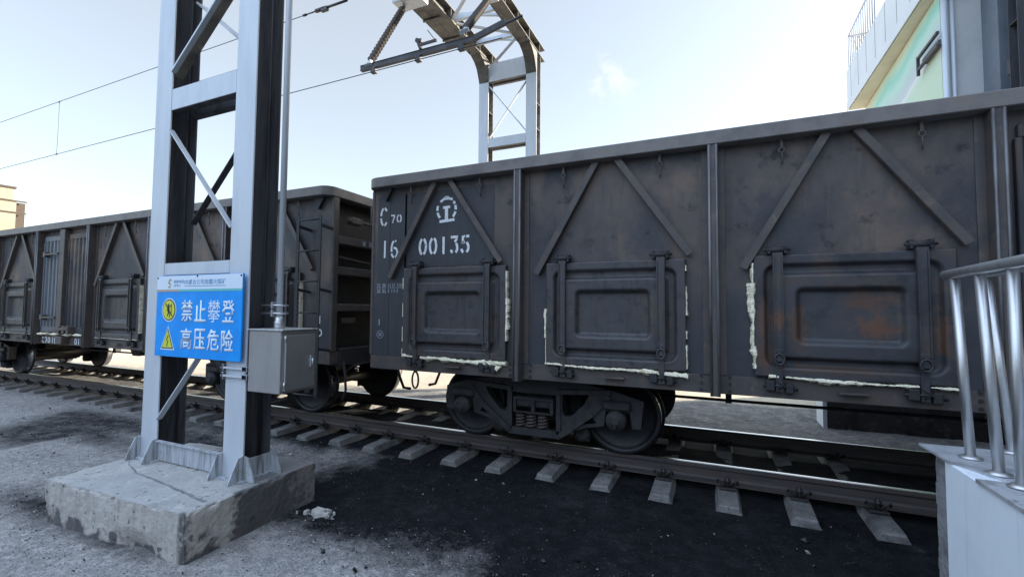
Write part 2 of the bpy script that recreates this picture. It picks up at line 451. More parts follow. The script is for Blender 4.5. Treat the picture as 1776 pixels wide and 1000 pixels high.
def make_ground():
    def axis(a, b, st, lo, hi):
        inner = [a + i * st for i in range(int((b - a) / st) + 1)]
        L = []
        v = a; s = st
        while v > lo:
            s *= 1.6; v -= s; L.append(max(v, lo))
        Rr = []
        v = inner[-1]; s = st
        while v < hi:
            s *= 1.6; v += s; Rr.append(min(v, hi))
        return L[::-1] + inner + Rr
    xs = axis(-12, 7.5, 0.09, -900, 900)
    ys = axis(-5.0, 6.0, 0.07, -300, 1400)
    bm = bmesh.new()
    la = bm.verts.layers.float.new("coal")
    ls = bm.verts.layers.float.new("sand")
    vs = []
    for x in xs:
        row = []
        for y in ys:
            z = GZ
            near = (1 - ss(10, 16, abs(x + 2))) * (1 - ss(6, 9, abs(y)))
            if near > 0:
                z += near * (0.012 * noise.noise((x * 1.3, y * 1.3, 0)) + 0.007 * noise.noise((x * 4, y * 4, 2)) + 0.004 * noise.noise((x * 9, y * 9, 5)))
                z += near * (0.008 * ss(-0.9, -0.45, y) + (0.058 + 0.03 * noise.noise((x * 2.3, y * 2.3, 8))) * ss(0.02, 0.25, y) * (1 - ss(1.25, 1.5, y))) * (1 - ss(1.7, 2.3, y)) - near * 0.025 * ss(1.9, 2.6, y)
            v = bm.verts.new((x, y, z))
            edge = 4.3 + 0.22 * max(-6, min(6, x)) + 0.25 * noise.noise((x * 0.9, y * 0.9, 7))
            v[ls] = ss(edge - 0.35, edge + 0.3, y)
            v[la] = (coal_amount(x, y) if near > 0 else 0)
            if y > 1.7: v[la] = max(v[la], 0.36 * ss(1.7, 2.2, y)) * (1 - v[ls])
            row.append(v)
        vs.append(row)
    for i in range(len(xs) - 1):
        for j in range(len(ys) - 1):
            f = bm.faces.new((vs[i][j], vs[i + 1][j], vs[i + 1][j + 1], vs[i][j + 1])); f.smooth = True
    m = bpy.data.materials.new("yard_ground")
    m.use_nodes = True
    t = m.node_tree; b = t.nodes['Principled BSDF']
    b.inputs['Roughness'].default_value = 0.92
    b.inputs['Specular IOR Level'].default_value = 0.1
    geo = t.nodes.new("ShaderNodeNewGeometry")
    def noi(scale, det=6, rough=0.62):
        n = t.nodes.new("ShaderNodeTexNoise")
        n.inputs['Scale'].default_value = scale; n.inputs['Detail'].default_value = det; n.inputs['Roughness'].default_value = rough
        t.links.new(geo.outputs['Position'], n.inputs['Vector'])
        return n.outputs[0]
    def rng(src, a, bb, c=0, d=1):
        n = t.nodes.new("ShaderNodeMapRange")
        for k, vv in enumerate((a, bb, c, d)): n.inputs[k + 1].default_value = vv
        t.links.new(src, n.inputs[0]); return n.outputs[0]
    def mix(f, a, bb):
        n = t.nodes.new("ShaderNodeMix"); n.data_type = 'RGBA'
        t.links.new(f, n.inputs[0])
        for k, vv in ((6, a), (7, bb)):
            if isinstance(vv, tuple): n.inputs[k].default_value = (*vv, 1)
            else: t.links.new(vv, n.inputs[k])
        return n.outputs[2]
    def math_(op, a, bb):
        n = t.nodes.new("ShaderNodeMath"); n.operation = op
        for k, vv in enumerate((a, bb)):
            if isinstance(vv, (int, float)): n.inputs[k].default_value = vv
            else: t.links.new(vv, n.inputs[k])
        return n.outputs[0]
    grey = mix(rng(noi(1.1), 0.38, 0.66), (0.315, 0.298, 0.278), (0.21, 0.202, 0.192))
    grey = mix(rng(noi(14, 7, 0.7), 0.47, 0.63), grey, (0.42, 0.40, 0.37))
    grey = mix(rng(noi(3.1, 7, 0.7), 0.55, 0.7), grey, (0.175, 0.168, 0.162))
    grey = mix(rng(noi(60, 5, 0.75), 0.52, 0.60), grey, (0.14, 0.14, 0.142))
    grey = mix(rng(noi(85, 4, 0.75), 0.58, 0.67), grey, (0.55, 0.55, 0.54))
    grey = mix(rng(noi(120, 3, 0.7), 0.63, 0.68), grey, (0.05, 0.05, 0.052))
    coal = mix(rng(noi(7, 7), 0.42, 0.7), (0.007, 0.0078, 0.0095), (0.016, 0.017, 0.0195))
    coal = mix(rng(noi(1.6, 7, 0.7), 0.54, 0.74), coal, (0.028, 0.0285, 0.031))
    coal = mix(rng(noi(38, 5, 0.7), 0.6, 0.7), coal, (0.05, 0.05, 0.054))
    coal = mix(rng(noi(110, 3), 0.69, 0.74), coal, (0.2, 0.2, 0.205))
    sand = mix(rng(noi(0.6), 0.4, 0.65), (0.5, 0.43, 0.33), (0.42, 0.36, 0.28))
    sand = mix(rng(noi(9, 6), 0.5, 0.7), sand, (0.58, 0.52, 0.42))
    at = t.nodes.new("ShaderNodeAttribute"); at.attribute_name = "coal"
    at2 = t.nodes.new("ShaderNodeAttribute"); at2.attribute_name = "sand"
    f1 = math_('ADD', at.outputs['Fac'], math_('MULTIPLY', math_('SUBTRACT', noi(5, 9, 0.72), 0.5), 1.15))
    f1 = math_('ADD', f1, math_('MULTIPLY', math_('SUBTRACT', noi(60, 3, 0.6), 0.5), 0.5))
    cmask = rng(f1, 0.05, 0.85)
    colr = mix(at2.outputs['Fac'], grey, sand)
    colr = mix(cmask, colr, coal)
    t.links.new(colr, b.inputs['Base Color'])
    bp = t.nodes.new("ShaderNodeBump"); bp.inputs['Strength'].default_value = 0.9; bp.inputs['Distance'].default_value = 0.012
    h = math_('ADD', math_('MULTIPLY', noi(16, 6, 0.7), 1.0), math_('MULTIPLY', noi(70, 3), 0.7))
    t.links.new(h, bp.inputs['Height']); t.links.new(bp.outputs[0], b.inputs['Normal'])
    o = finish("ground", bm, m)
    struct(o)
make_ground()

# unseen dark ridge added behind the camera to cut low sky light
bm = bmesh.new()
rows = []
for i in range(61):
    x = -60 + i * 2.0
    row = []
    for j in range(13):
        t_ = j / 12
        y = -11 - t_ * 30
        h = 9.0 * math.sin(math.pi * min(1, t_ * 1.15) * 0.87) * (0.8 + 0.35 * noise.noise((x * 0.08, y * 0.08, 1))) * min(1, (60 - abs(x)) / 12)
        row.append(bm.verts.new((x, y, GZ - 0.1 + max(0, h) + 0.25 * noise.noise((x * 0.6, y * 0.6, 4)))))
    rows.append(row)
for i in range(60):
    for j in range(12):
        bm.faces.new((rows[i][j], rows[i + 1][j], rows[i + 1][j + 1], rows[i][j + 1])).smooth = True
struct(finish("light_block_ridge", bm, mat("dark_ridge", (0.03, 0.03, 0.032), 0.8, 0, [(3, 6, (0.05, 0.048, 0.048), 0.5, 0.7)], (3, 0.8, 0.1))))

# loose gravel and coal crumbs
def make_gravel():
    for nm, count, m, region in (("gravel", 5200, M_STONE, 'grey'), ("coal_crumbs", 4200, M_COALBIT, 'coal'), ("pale_grit", 500, M_STONE, 'any')):
        bm = bmesh.new()
        k = 0; tries = 0
        while k < count and tries < 60000:
            tries += 1
            x = random.uniform(-9, 5.0); y = random.uniform(-4.6, -0.2)
            if random.random() < 0.4:
                x = random.uniform(-2.5, 4.0); y = random.uniform(-4.2, -1.8)
            if -1.5 < x < 0.5 and -3.25 < y < -1.85: continue
            if x > 4.75 and y < -1.6: continue
            ca = coal_amount(x, y)
            if region == 'grey' and random.random() < ca * 0.97: continue
            if region == 'coal' and random.random() > 0.25 + ca: continue
            r = 0.0035 + 0.007 * random.random() ** 3.0
            if random.random() < (0.012 if region != 'coal' else 0.05): r *= random.uniform(1.6, 3.0)
            if region == 'any': r *= 0.8
            mtx = Matrix.Translation((x, y, GZ + r * 0.35 + 0.008)) @ Matrix.Rotation(random.random() * 6.28, 4, (random.random(), random.random(), 1)) @ Matrix.Diagonal((r * random.uniform(0.7, 1.5), r, r * random.uniform(0.5, 0.9), 1))
            vs = [bm.verts.new(mtx @ Vector(p)) for p in ((1, 0, 0), (-1, 0, 0.2), (0, 1, 0), (0.1, -1, 0), (0, 0.2, 1), (0, 0, -1))]
            for a, b2, c in ((0, 2, 4), (2, 1, 4), (1, 3, 4), (3, 0, 4), (2, 0, 5), (1, 2, 5), (3, 1, 5), (0, 3, 5)):
                bm.faces.new((vs[a], vs[b2], vs[c]))
            k += 1
        struct(finish(nm, bm, m), 'stuff')
make_gravel()

# ---------------------------------------------------------------- track
def rail(y, label):
    h = 0.176
    prof = [(-0.075, -h), (0.075, -h), (0.075, -h + 0.012), (0.02, -h + 0.03), (0.0085, -h + 0.05), (0.0085, -0.049), (0.0365, -0.038),
            (0.0365, -0.01), (0.028, -0.001), (0.0, 0.0), (-0.028, -0.001), (-0.0365, -0.01), (-0.0365, -0.038), (-0.0085, -0.049), (-0.0085, -h + 0.05), (-0.02, -h + 0.03), (-0.075, -h + 0.012)]
    bm = NB()
    X = [-260, -60, -20, -8, 0, 8, 30]
    rings = [[bm.verts.new((x, y + a, z)) for a, z in prof] for x in X]
    n = len(prof)
    for a, b in zip(rings, rings[1:]):
        for k in range(n):
            f = bm.faces.new((a[k], a[(k + 1) % n], b[(k + 1) % n], b[k]))
            f.material_index = 1 if k in (8, 9) else 0
    bm.faces.new(rings[0]); bm.faces.new(rings[-1][::-1])
    tag(finish("rail", bm, [M_RAIL, M_RAILTOP]), label, "rail", "rails of the track")
rail(0.0, "near steel rail with shiny worn top, closest to the gantry plinth")
rail(1.505, "far steel rail with shiny worn top, behind the near one")

NUMW = "first second third fourth fifth sixth seventh eighth ninth tenth eleventh twelfth thirteenth fourteenth fifteenth sixteenth seventeenth eighteenth nineteenth".split()
TENS = {20: "twenty", 30: "thirty", 40: "forty", 50: "fifty"}
def ordinal(n):
    if n < 20: return NUMW[n - 1]
    t = n // 10 * 10
    return ({20: "twentieth", 30: "thirtieth", 40: "fortieth", 50: "fiftieth"}[t]) if n == t else TENS[t] + "-" + NUMW[n - t - 1]

def sleeper_mesh():
    bm = NB()
    secs = [(-1.25, 0.0, 0.05), (-1.235, 0.012, 0.0), (-0.55, 0.0, 0.0), (-0.25, -0.03, 0.0), (0.25, -0.03, 0.0), (0.55, 0.0, 0.0), (1.235, 0.012, 0.0), (1.25, 0, 0.05)]
    rows = []
    for (yy, dz, tz) in secs:
        zt = -0.186 + dz - (0.022 if abs(yy) > 1.2 else 0) * 1
        if 0.9 < abs(yy): zt -= 0.012
        rows.append([bm.verts.new((xx, 0.7525 + yy, zz)) for xx, zz in ((-0.135, -0.39), (-0.122, -0.30), (-0.083, zt), (0.083, zt), (0.122, -0.30), (0.135, -0.39))])
    for a, b in zip(rows, rows[1:]):
        for k in range(6):
            bm.faces.new((a[k], a[(k + 1) % 6], b[(k + 1) % 6], b[k]))
    bm.faces.new(rows[0]); bm.faces.new(rows[-1][::-1])
    bmesh.ops.subdivide_edges(bm, edges=[e for e in bm.edges if e.calc_length() > 0.3], cuts=7, use_grid_fill=True)
    sd = random.random() * 50
    for v in bm.verts:
        k = 0.008 * noise.noise((v.co.x * 9 + sd, v.co.y * 9, v.co.z * 9)) + 0.006 * noise.noise((v.co.x * 23, v.co.y * 23 + sd, v.co.z * 23))
        if v.co.z > -0.27:
            v.co.z += k - 0.003
            if abs(v.co.y - 0.7525) > 1.1: v.co.y += 1.6 * k
    return bm

def clip_mesh():
    bm = NB()
    # two spring loops, a bolt and a gauge plate beside the rail foot (local y = outward)
    box(bm, -0.075, 0.075, 0.078, 0.15, -0.188, -0.168, 0.004)
    tube(bm, [(0, 0.115, -0.19), (0, 0.115, -0.07)], 0.014, 6)
    lathe(bm, [(0.028, -0.12), (0.028, -0.09)], 6, 'z', (0, 0.115, 0))
    for s in (-1, 1):
        pts = []
        for k in range(13):
            a = k / 12 * math.pi * 1.65 - 0.4
            pts.append((s * (0.055 + 0.036 * math.cos(a)), 0.12 + 0.04 * math.sin(a), -0.125 + 0.034 * math.sin(a * 1.2 + 0.3)))
        pts.append((s * 0.03, 0.06, -0.15))
        tube(bm, pts, 0.0095, 6)
    return bm

sl_me = None
cl = None
proto_s = None
variants = None
K0, SP = -0.8034, 0.5966
GRP = "concrete sleepers of the track"
for k in range(10, -34, -1):
    x = K0 + k * SP + (random.uniform(-0.012, 0.012))
    lab = "dusty grey concrete sleeper across the rails, %s in line leftward from the white platform" % ordinal(11 - k)
    if proto_s is None:
        s = finish("sleeper", sleeper_mesh(), M_SLEEPER)
        proto_s = s
        cl = []
        for (yy, rz) in ((0, math.pi), (0, 0), (1.505, math.pi), (1.505, 0)):
            if not cl:
                c = finish("rail_clip", clip_mesh(), M_CLIP, s, False, (0, yy, 0), rz)
            else:
                c = inst(cl[0], s, (0, yy, 0), rz)
            c.scale = (1.0, 1.0, 1.0)
            cl.append(c)
    else:
        s = proto_s.copy(); COL.objects.link(s)
        if variants is None:
            variants = [finish("sleeper", sleeper_mesh(), M_SLEEPER) for _ in range(5)]
            variants = [(v.data, bpy.data.objects.remove(v))[0] for v in variants]
        s.data = random.choice(variants)
        if x > -13:
            for c in cl:
                inst(c, s, c.location, c.rotation_euler[2])
    s.location = (x, random.uniform(-0.02, 0.02), random.uniform(-0.004, 0.004))
    s.rotation_euler = (0, 0, random.uniform(-0.012, 0.012))
    tag(s, lab, "sleeper", GRP)

# ---------------------------------------------------------------- gondola wagons
WL = 13.34
YS, YF = -1.505, -1.63            # side sheet, outer face (local y, wagon centre line at 0)
ZT, ZB = 3.143, 0.829
STX = [2.0127 + i * 1.8638 for i in range(6)]
APEX = [1.06, 2.94, 4.84]
DOORX = [0.535, 2.315, 4.185]
DW, DZ0, DZ1 = 1.325, 1.02, 2.03

def door_panel():
    bm = NB()
    nx, nz_ = 112, 86
    H = DZ1 - DZ0
    def rr(x, z, x0, x1, z0, z1, r):
        cx, cz = (x0 + x1) / 2, (z0 + z1) / 2
        qx = abs(x - cx) - (x1 - x0) / 2 + r; qz = abs(z - cz) - (z1 - z0) / 2 + r
        return math.hypot(max(qx, 0), max(qz, 0)) + min(max(qx, qz), 0) - r
    rows = []
    for i in range(nx + 1):
        x = DW * i / nx
        row = []
        for j in range(nz_ + 1):
            z = H * j / nz_
            d1 = rr(x, z, 0.075, DW - 0.075, 0.075, H - 0.075, 0.09)
            d2 = rr(x, z, 0.15, DW - 0.15, 0.145, H - 0.15, 0.05)
            d3 = rr(x, z, 0.30, DW - 0.30, 0.275, H - 0.27, 0.06)
            y = -0.050
            y += 0.044 * (1 - ss(-0.024, 0.004, d1))          # ring pressed inwards
            y -= 0.062 * (1 - ss(-0.024, 0.004, d2))           # main field pressed outwards
            y += 0.056 * (1 - ss(-0.042, 0.004, d3))           # inset field pressed inwards
            y += (0.006 * noise.noise((x * 3.1, z * 3.3, 1.7)) + 0.003 * noise.noise((x * 8, z * 8, 5.7))) * (1 if d2 < 0 else 0)
            row.append(bm.verts.new((x, y, z)))
        rows.append(row)
    for i in range(nx):
        for j in range(nz_):
            f = bm.faces.new((rows[i][j], rows[i + 1][j], rows[i + 1][j + 1], rows[i][j + 1])); f.smooth = True
    # rim back to the side sheet
    rim = [rows[i][0] for i in range(nx + 1)] + [rows[nx][j] for j in range(1, nz_ + 1)] + [rows[i][nz_] for i in range(nx - 1, -1, -1)] + [rows[0][j] for j in range(nz_ - 1, 0, -1)]
    back = [bm.verts.new((v.co.x, 0.03, v.co.z)) for v in rim]
    for i in range(len(rim)):
        k = (i + 1) % len(rim)
        bm.faces.new((rim[i], rim[k], back[k], back[i]))
    return bm

def strap_mesh():
    bm = NB()
    bar(bm, (0, -0.078, 0.13), (0, -0.078, 1.03), 0.022, 0.075, (1, 0, 0))
    for s in (-0.031, 0.031):
        bar(bm, (s, -0.084, 0.13), (s, -0.084, 1.0), 0.034, 0.008, (1, 0, 0))
    tube(bm, [(0.035 * math.cos(a), -0.096, 0.15 + 0.045 * math.sin(a)) for a in [k * math.pi / 6 for k in range(13)]], 0.009, 6, False)
    box(bm, -0.036, 0.036, -0.094, -0.078, 0.2, 0.235, 0.004)
    bar(bm, (0, -0.05, 0.13), (0, -0.05, -0.12), 0.02, 0.05, (1, 0, 0))
    return bm

def hinge_mesh():
    bm = NB()
    tube(bm, [(-0.075, -0.062, 1.055), (0.075, -0.062, 1.055)], 0.027, 10)
    for s in (-0.06, 0.06):
        box(bm, s - 0.011, s + 0.011, -0.085, 0.0, 1.02, 1.09, 0.003)
    tube(bm, [(-0.1, -0.062, 1.055), (0.1, -0.062, 1.055)], 0.011, 8)
    return bm

def latch_mesh():
    bm = NB()
    box(bm, -0.10, -0.035, -0.075, 0, -0.115, -0.03, 0.006)
    box(bm, 0.045, 0.10, -0.065, 0, -0.13, -0.05, 0.006)
    tube(bm, [(-0.12, -0.05, -0.075), (0.02, -0.06, -0.07), (0.13, -0.045, -0.1)], 0.012, 6)
    tube(bm, [(-0.02, -0.06, -0.02), (0.03, -0.075, -0.06), (-0.01, -0.06, -0.1)], 0.009, 6)
    return bm

def build_wagon():
    root = empty("gondola_wagon", "x", "wagon", (0, 0.7525, 0))
    # --- side sheets, skirt and floor
    def both(name, bm, m, smooth=False):
        o = finish(name, bm, m, root, smooth)
        inst(o, root, (WL, 0, 0), math.pi)
        return o
    bm = NB()
    box(bm, 0.05, WL - 0.05, YS, YS + 0.012, 1.0, 3.03)
    both("side_panel", bm, M_BODY)
    bm = NB()
    box(bm, 0.02, WL - 0.02, YS - 0.004, YS + 0.15, ZB + 0.01, 0.998, 0.004)
    both("side_sill", bm, M_FRAME)
    # end bay doubling plates with a thin weld seam
    bm = NB()
    box(bm, 0.1, 0.283, YS - 0.005, YS - 0.0005, 1.002, 2.93)
    box(bm, 0.288, 0.53, YS - 0.004, YS - 0.0005, 1.002, 2.93)
    both("corner_plate", bm, M_LETTER_PATCH)
    bm = NB()
    box(bm, 0.06, WL - 0.06, YS + 0.15, -YS - 0.15, 0.98, 1.02)
    finish("floor", bm, M_UNDER, root)
    # --- top chord: rounded ring
    bm = NB()
    def ring(off, z, rad):
        x0, x1, y0, y1 = off - 0.0, WL - off, YF + off, -YF - off
        pts = []
        for (cx, cy, a0) in ((x1 - rad, y1 - rad, 0), (x0 + rad, y1 - rad, 90), (x0 + rad, y0 + rad, 180), (x1 - rad, y0 + rad, 270)):
            for k in range(7):
                a = R(a0 + k * 15)
                pts.append(bm.verts.new((cx + rad * math.cos(a), cy + rad * math.sin(a), z)))
        return pts
    zb = ZT - 0.122
    rs = [ring(0.006, zb, 0.15), ring(0.0, zb + 0.006, 0.15), ring(0.0, ZT - 0.008, 0.15), ring(0.008, ZT, 0.15), ring(0.155, ZT, 0.03), ring(0.155, zb, 0.03)]
    for a, b in zip(rs, rs[1:] + rs[:1]):
        n = len(a)
        for k in range(n):
            bm.faces.new((a[k], a[(k + 1) % n], b[(k + 1) % n], b[k]))
    finish("top_chord", bm, M_CHORD, root)
    # --- stakes
    bm = NB()
    z0, z1 = ZB, ZT - 0.124
    box(bm, -0.04, 0.04, YF + 0.012, YS, z0, z1)
    tube(bm, [(-0.03, YF + 0.01, z0 + 0.001), (-0.03, YF + 0.01, z1 - 0.001)], 0.0115, 10, True, 1)
    tube(bm, [(0.03, YF + 0.01, z0 + 0.001), (0.03, YF + 0.01, z1 - 0.001)], 0.0115, 10, True, 1)
    box(bm, -0.095, 0.095, YS - 0.012, YS - 0.0005, 1.002, z1, 0.003)
    st = finish("side_stake", bm, [M_FRAME, M_STAKE_HILITE], root)
    for x in STX:
        if x == STX[0]: st.location = (x, 0, 0)
        else: inst(st, root, (x, 0, 0))
        inst(st, root, (WL - x, 0, 0), math.pi)
    # foot brackets with bolts beside each stake
    bm = NB()
    for s in (-1, 1):
        for zz in (0.87, 0.93, 0.99):
            lathe(bm, [(0.014, YS - 0.016), (0.014, YS)], 8, 'y', (s * 0.115, 0, zz))
    bt = finish("stake_bolts", bm, M_UNDER, root)
    for x in STX:
        if x == STX[0]: bt.location = (x, 0, 0)
        else: inst(bt, root, (x, 0, 0))
        inst(bt, root, (WL - x, 0, 0), math.pi)
    # --- diagonal braces
    def brace(dx0, dx1, zlo):
        bm = NB()
        yb = YS - 0.035
        bar(bm, (dx0, yb - 0.03, 3.02), (dx1, yb - 0.03, zlo), 0.012, 0.075, (0, 1, 0)) if False else None
        d = Vector((dx1 - dx0, 0, zlo - 3.02)); nrm = Vector((d.z, 0, -d.x)).normalized()
        bar(bm, (dx0, YS - 0.062, 3.02), (dx1, YS - 0.062, zlo), 0.06, 0.008, (0, 1, 0))
        sd_ = -1 if dx1 < dx0 else 1
        off = nrm * (0.029 if nrm.z < 0 else -0.029)
        bar(bm, Vector((dx0, YS - 0.029, 3.02)) + off, Vector((dx1, YS - 0.029, zlo)) + off, 0.008, 0.058, (0, 1, 0))
        return bm
    bl = finish("diagonal_brace", brace(-0.11, -0.735, 1.93), M_FRAME, root)
    br = finish("diagonal_brace", brace(0.09, 0.74, 2.07), M_FRAME, root)
    first = True
    for ax in APEX:
        for proto in (bl, br):
            if first: proto.location = (ax, 0, 0)
            else: inst(proto, root, (ax, 0, 0))
        first = False
        for proto in (bl, br):
            inst(proto, root, (WL - ax, 0, 0))
            inst(proto, root, (WL - ax, 0, 0), math.pi); inst(proto, root, (ax, 0, 0), math.pi)
    # --- tarpaulin hooks under the chord
    bm = NB()
    bar(bm, (0, YS - 0.04, 3.02), (0, YS - 0.04, 2.94), 0.022, 0.012, (0, 1, 0))
    tube(bm, [(0.022 * math.cos(a), YS - 0.045, 2.918 + 0.022 * math.sin(a)) for a in [k * math.pi / 5 for k in range(11)]], 0.007, 6, False)
    tube(bm, [(0, YS - 0.045, 2.895), (0.006, YS - 0.04, 2.85), (0.002, YS - 0.03, 2.80)], 0.007, 6)
    hk = finish("tarpaulin_hook", bm, M_FRAME, root)
    hx = [0.61, 1.53, 2.49, 3.425, 4.41, 5.335]
    hk.location = (hx[0], 0, 0)
    for x in hx[1:] + [WL - q for q in hx]: inst(hk, root, (x, 0, 0))
    for x in hx + [WL - q for q in hx]: inst(hk, root, (x, 0, 0), math.pi)
    # --- corner gusset under chord
    bm = NB()
    prism(bm, [(0.14, 3.02), (0.34, 3.02), (0.245, 2.86)], YS - 0.05, YS)
    prism(bm, [(WL - 0.14, 3.02), (WL - 0.34, 3.02), (WL - 0.245, 2.86)], YS - 0.05, YS)
    both("corner_gusset", bm, M_UNDER)
    # --- lower doors
    door = finish("lower_door", door_panel(), M_DOOR, root)
    for sx in (0.175, 1.115):
        if sx == 0.175:
            s1 = finish("door_strap", strap_mesh(), M_DOOR, door, False, (sx, 0, 0))
            h1 = finish("hinge", hinge_mesh(), M_UNDER, door, False, (sx, 0, 0))
            l1 = finish("latch", latch_mesh(), M_UNDER, door, False, (sx, 0, 0))
        else:
            inst(s1, door, (sx, 0, 0)); inst(h1, door, (sx, 0, 0)); inst(l1, door, (sx, 0, 0))
    bm = NB()
    bar(bm, (0.58, -0.05, -0.1), (0.78, -0.05, -0.095), 0.05, 0.012)
    finish("step_plate", bm, M_FRAME, door)
    doors = []
    for i, dx in enumerate(DOORX + [WL - d - DW for d in DOORX[::-1]]):
        for side in (0, 1):
            if i == 0 and side == 0: d = door
            else:
                d = copy_tree(door, root)
            if side == 0: d.location = (dx, YS, DZ0); d.rotation_euler = (0, 0, 0)
            else: d.location = (WL - dx, -YS, DZ0); d.rotation_euler = (0, 0, math.pi)
            if side == 0: doors.append(d.name)
    # --- centre double door
    cx = WL / 2
    bm = NB()
    def leaf(bm, x0, x1):
        n = 5
        pts = []
        w = (x1 - x0)
        for i in range(n):
            a = x0 + w * i / n
            pts += [(a + 0.1 * w / n, -0.006), (a + 0.3 * w / n, -0.04), (a + 0.7 * w / n, -0.04), (a + 0.9 * w / n, -0.006)]
        za, zb2 = 1.12, 2.86
        for (p, q) in zip(pts, pts[1:]):
            quadbox(bm, [(p[0], YS + p[1], za), (q[0], YS + q[1], za), (q[0], YS - 0.001, za), (p[0], YS - 0.001, za), (p[0], YS + p[1], zb2), (q[0], YS + q[1], zb2), (q[0], YS - 0.001, zb2), (p[0], YS - 0.001, zb2)])
        for zz in (za, zb2):
            box(bm, x0, x1, YS - 0.045, YS - 0.001, zz - 0.05, zz + 0.05, 0.008)
        for xx in (x0, x1):
            box(bm, xx - 0.02, xx + 0.02, YS - 0.05, YS - 0.001, za + 0.05, zb2 - 0.05, 0.006)
    leaf(bm, cx - 0.80, cx - 0.11)
    l = finish("side_door", bm, M_LEAF, root)
    inst(l, root, (WL, 0, 0), math.pi)
    bm = NB(); leaf(bm, cx + 0.11, cx + 0.80)
    l = finish("side_door", bm, M_BODY, root); inst(l, root, (WL, 0, 0), math.pi)
    bm = NB()
    box(bm, cx - 0.09, cx + 0.09, YF + 0.02, YS, 1.06, 3.0, 0.006)
    for zz in (1.35, 2.55):
        bar(bm, (cx - 0.6, YF + 0.01, zz), (cx - 0.1, YF + 0.01, zz), 0.03, 0.03)
        box(bm, cx - 0.66, cx - 0.58, YF, YS, zz - 0.05, zz + 0.05, 0.006)
    bar(bm, (cx - 0.1, YF, 1.13), (cx + 0.45, YF - 0.01, 1.16), 0.035, 0.05)
    for q in (0.1, 0.28, 0.43):
        box(bm, cx + q - 0.04, cx + q + 0.04, YF - 0.02, YS, 1.06, 1.2, 0.01)
    box(bm, cx - 0.02, cx + 0.2, YF, YS, 0.86, 1.0, 0.01)
    both("door_post", bm, M_FRAME)
    # --- ends
    def end_parts():
        bm = NB()
        box(bm, WL - 0.29, WL - 0.278, YS + 0.013, -YS - 0.013, 1.0, 3.03)
        box(bm, WL - 0.2785, WL - 0.14, YS + 0.02, -YS - 0.02, 3.0, 3.03)
        o = finish("end_panel", bm, M_UNDER, root); inst(o, root, (WL, 0, 0), math.pi)  # dark underframe tone here stands for shade in the gap between wagons
        bm = NB()
        for (za, zb2) in ((2.41, 2.52), (2.0, 2.11), (1.52, 1.62)):
            box(bm, WL - 0.277, WL - 0.004, YS + 0.095, -YS - 0.095, za, zb2, 0.01)
        o = finish("end_rib", bm, M_FRAME, root); inst(o, root, (WL, 0, 0), math.pi)
        bm = NB()
        for s in (-1, 1):
            ya, yb = (YS - 0.01, YS + 0.09) if s < 0 else (-YS - 0.09, -YS + 0.01)
            box(bm, WL - 0.049, WL, ya, yb, 1.0, ZT - 0.124, 0.012)
            box(bm, WL - 0.277, WL - 0.05, (YS + 0.013) if s < 0 else (-YS - 0.03), (YS + 0.03) if s < 0 else (-YS - 0.013), 1.0, 3.02)
        o = finish("corner_post", bm, M_FRAME, root); inst(o, root, (WL, 0, 0), math.pi)
        bm = NB()
        box(bm, WL - 0.25, WL - 0.005, YS + 0.155, -YS - 0.155, 0.80, 1.03, 0.01)
        box(bm, WL - 0.02, WL + 0.05, -0.3, 0.3, 0.78, 1.08, 0.015)
        o = finish("end_sill", bm, M_UNDER, root); inst(o, root, (WL, 0, 0), math.pi)
        # coupler
        bm = NB()
        bar(bm, (WL - 0.3, 0, 0.88), (WL + 0.17, 0, 0.88), 0.15, 0.17)
        prism(bm, [(WL + 0.15, 0.75), (WL + 0.26, 0.73), (WL + 0.31, 0.78), (WL + 0.31, 1.0), (WL + 0.24, 1.03), (WL + 0.15, 1.01)], -0.02, 0.17)
        prism(bm, [(WL + 0.15, 0.77), (WL + 0.23, 0.76), (WL + 0.27, 0.8), (WL + 0.27, 0.98), (WL + 0.15, 1.0)], -0.19, -0.06)
        o = finish("coupler", bm, M_BOGIE, root); inst(o, root, (WL, 0, 0), math.pi)
        bm = NB()
        tube(bm, [(WL - 0.02, -0.35, 0.86), (WL + 0.1, -0.33, 0.78), (WL + 0.15, -0.3, 0.55), (WL + 0.2, -0.26, 0.38), (WL + 0.29, -0.2, 0.36)], 0.022, 8)
        tube(bm, [(WL - 0.05, -1.2, 0.7), (WL + 0.05, -1.15, 0.8), (WL + 0.12, -0.7, 0.83), (WL + 0.2, -0.25, 0.82)], 0.011, 6)
        tube(bm, [(WL + 0.02, -1.32, 0.86), (WL + 0.07, -1.33, 0.72), (WL + 0.09, -1.33, 0.5), (WL + 0.04, -1.33, 0.36)], 0.016, 8)
        o = finish("brake_hose", bm, M_BLACK, root); inst(o, root, (WL, 0, 0), math.pi)
        # ladder on the near side of the right end (and far side of the left end)
        bm = NB()
        yl = YF - 0.065
        for xx in (WL - 0.43, WL - 0.05):
            bar(bm, (xx, yl, 0.45 if xx > WL - 0.2 else 0.62), (xx, yl, 2.74), 0.05, 0.014, (0, 1, 0))
        for zz in (2.69, 2.29, 1.90, 1.50, 1.11, 0.72, 0.47):
            tube(bm, [(WL - 0.43, yl, zz), (WL - 0.05, yl, zz)], 0.011, 6)
        for zz in (2.62, 1.8, 1.05):
            for xx in (WL - 0.43, WL - 0.05):
                bar(bm, (xx, yl, zz), (xx + 0.02, YS, zz - 0.03), 0.04, 0.03)
        o = finish("ladder", bm, M_UNDER, root); inst(o, root, (WL, 0, 0), math.pi)
        bm = NB()
        box(bm, WL - 0.06, WL + 0.06, -1.25, -1.05, 2.70, 2.79, 0.01)
        bar(bm, (WL + 0.03, -1.3, 2.75), (WL + 0.03, -0.55, 2.75), 0.05, 0.035)
        box(bm, WL - 0.06, WL + 0.05, -0.75, -0.55, 2.62, 2.76, 0.01)
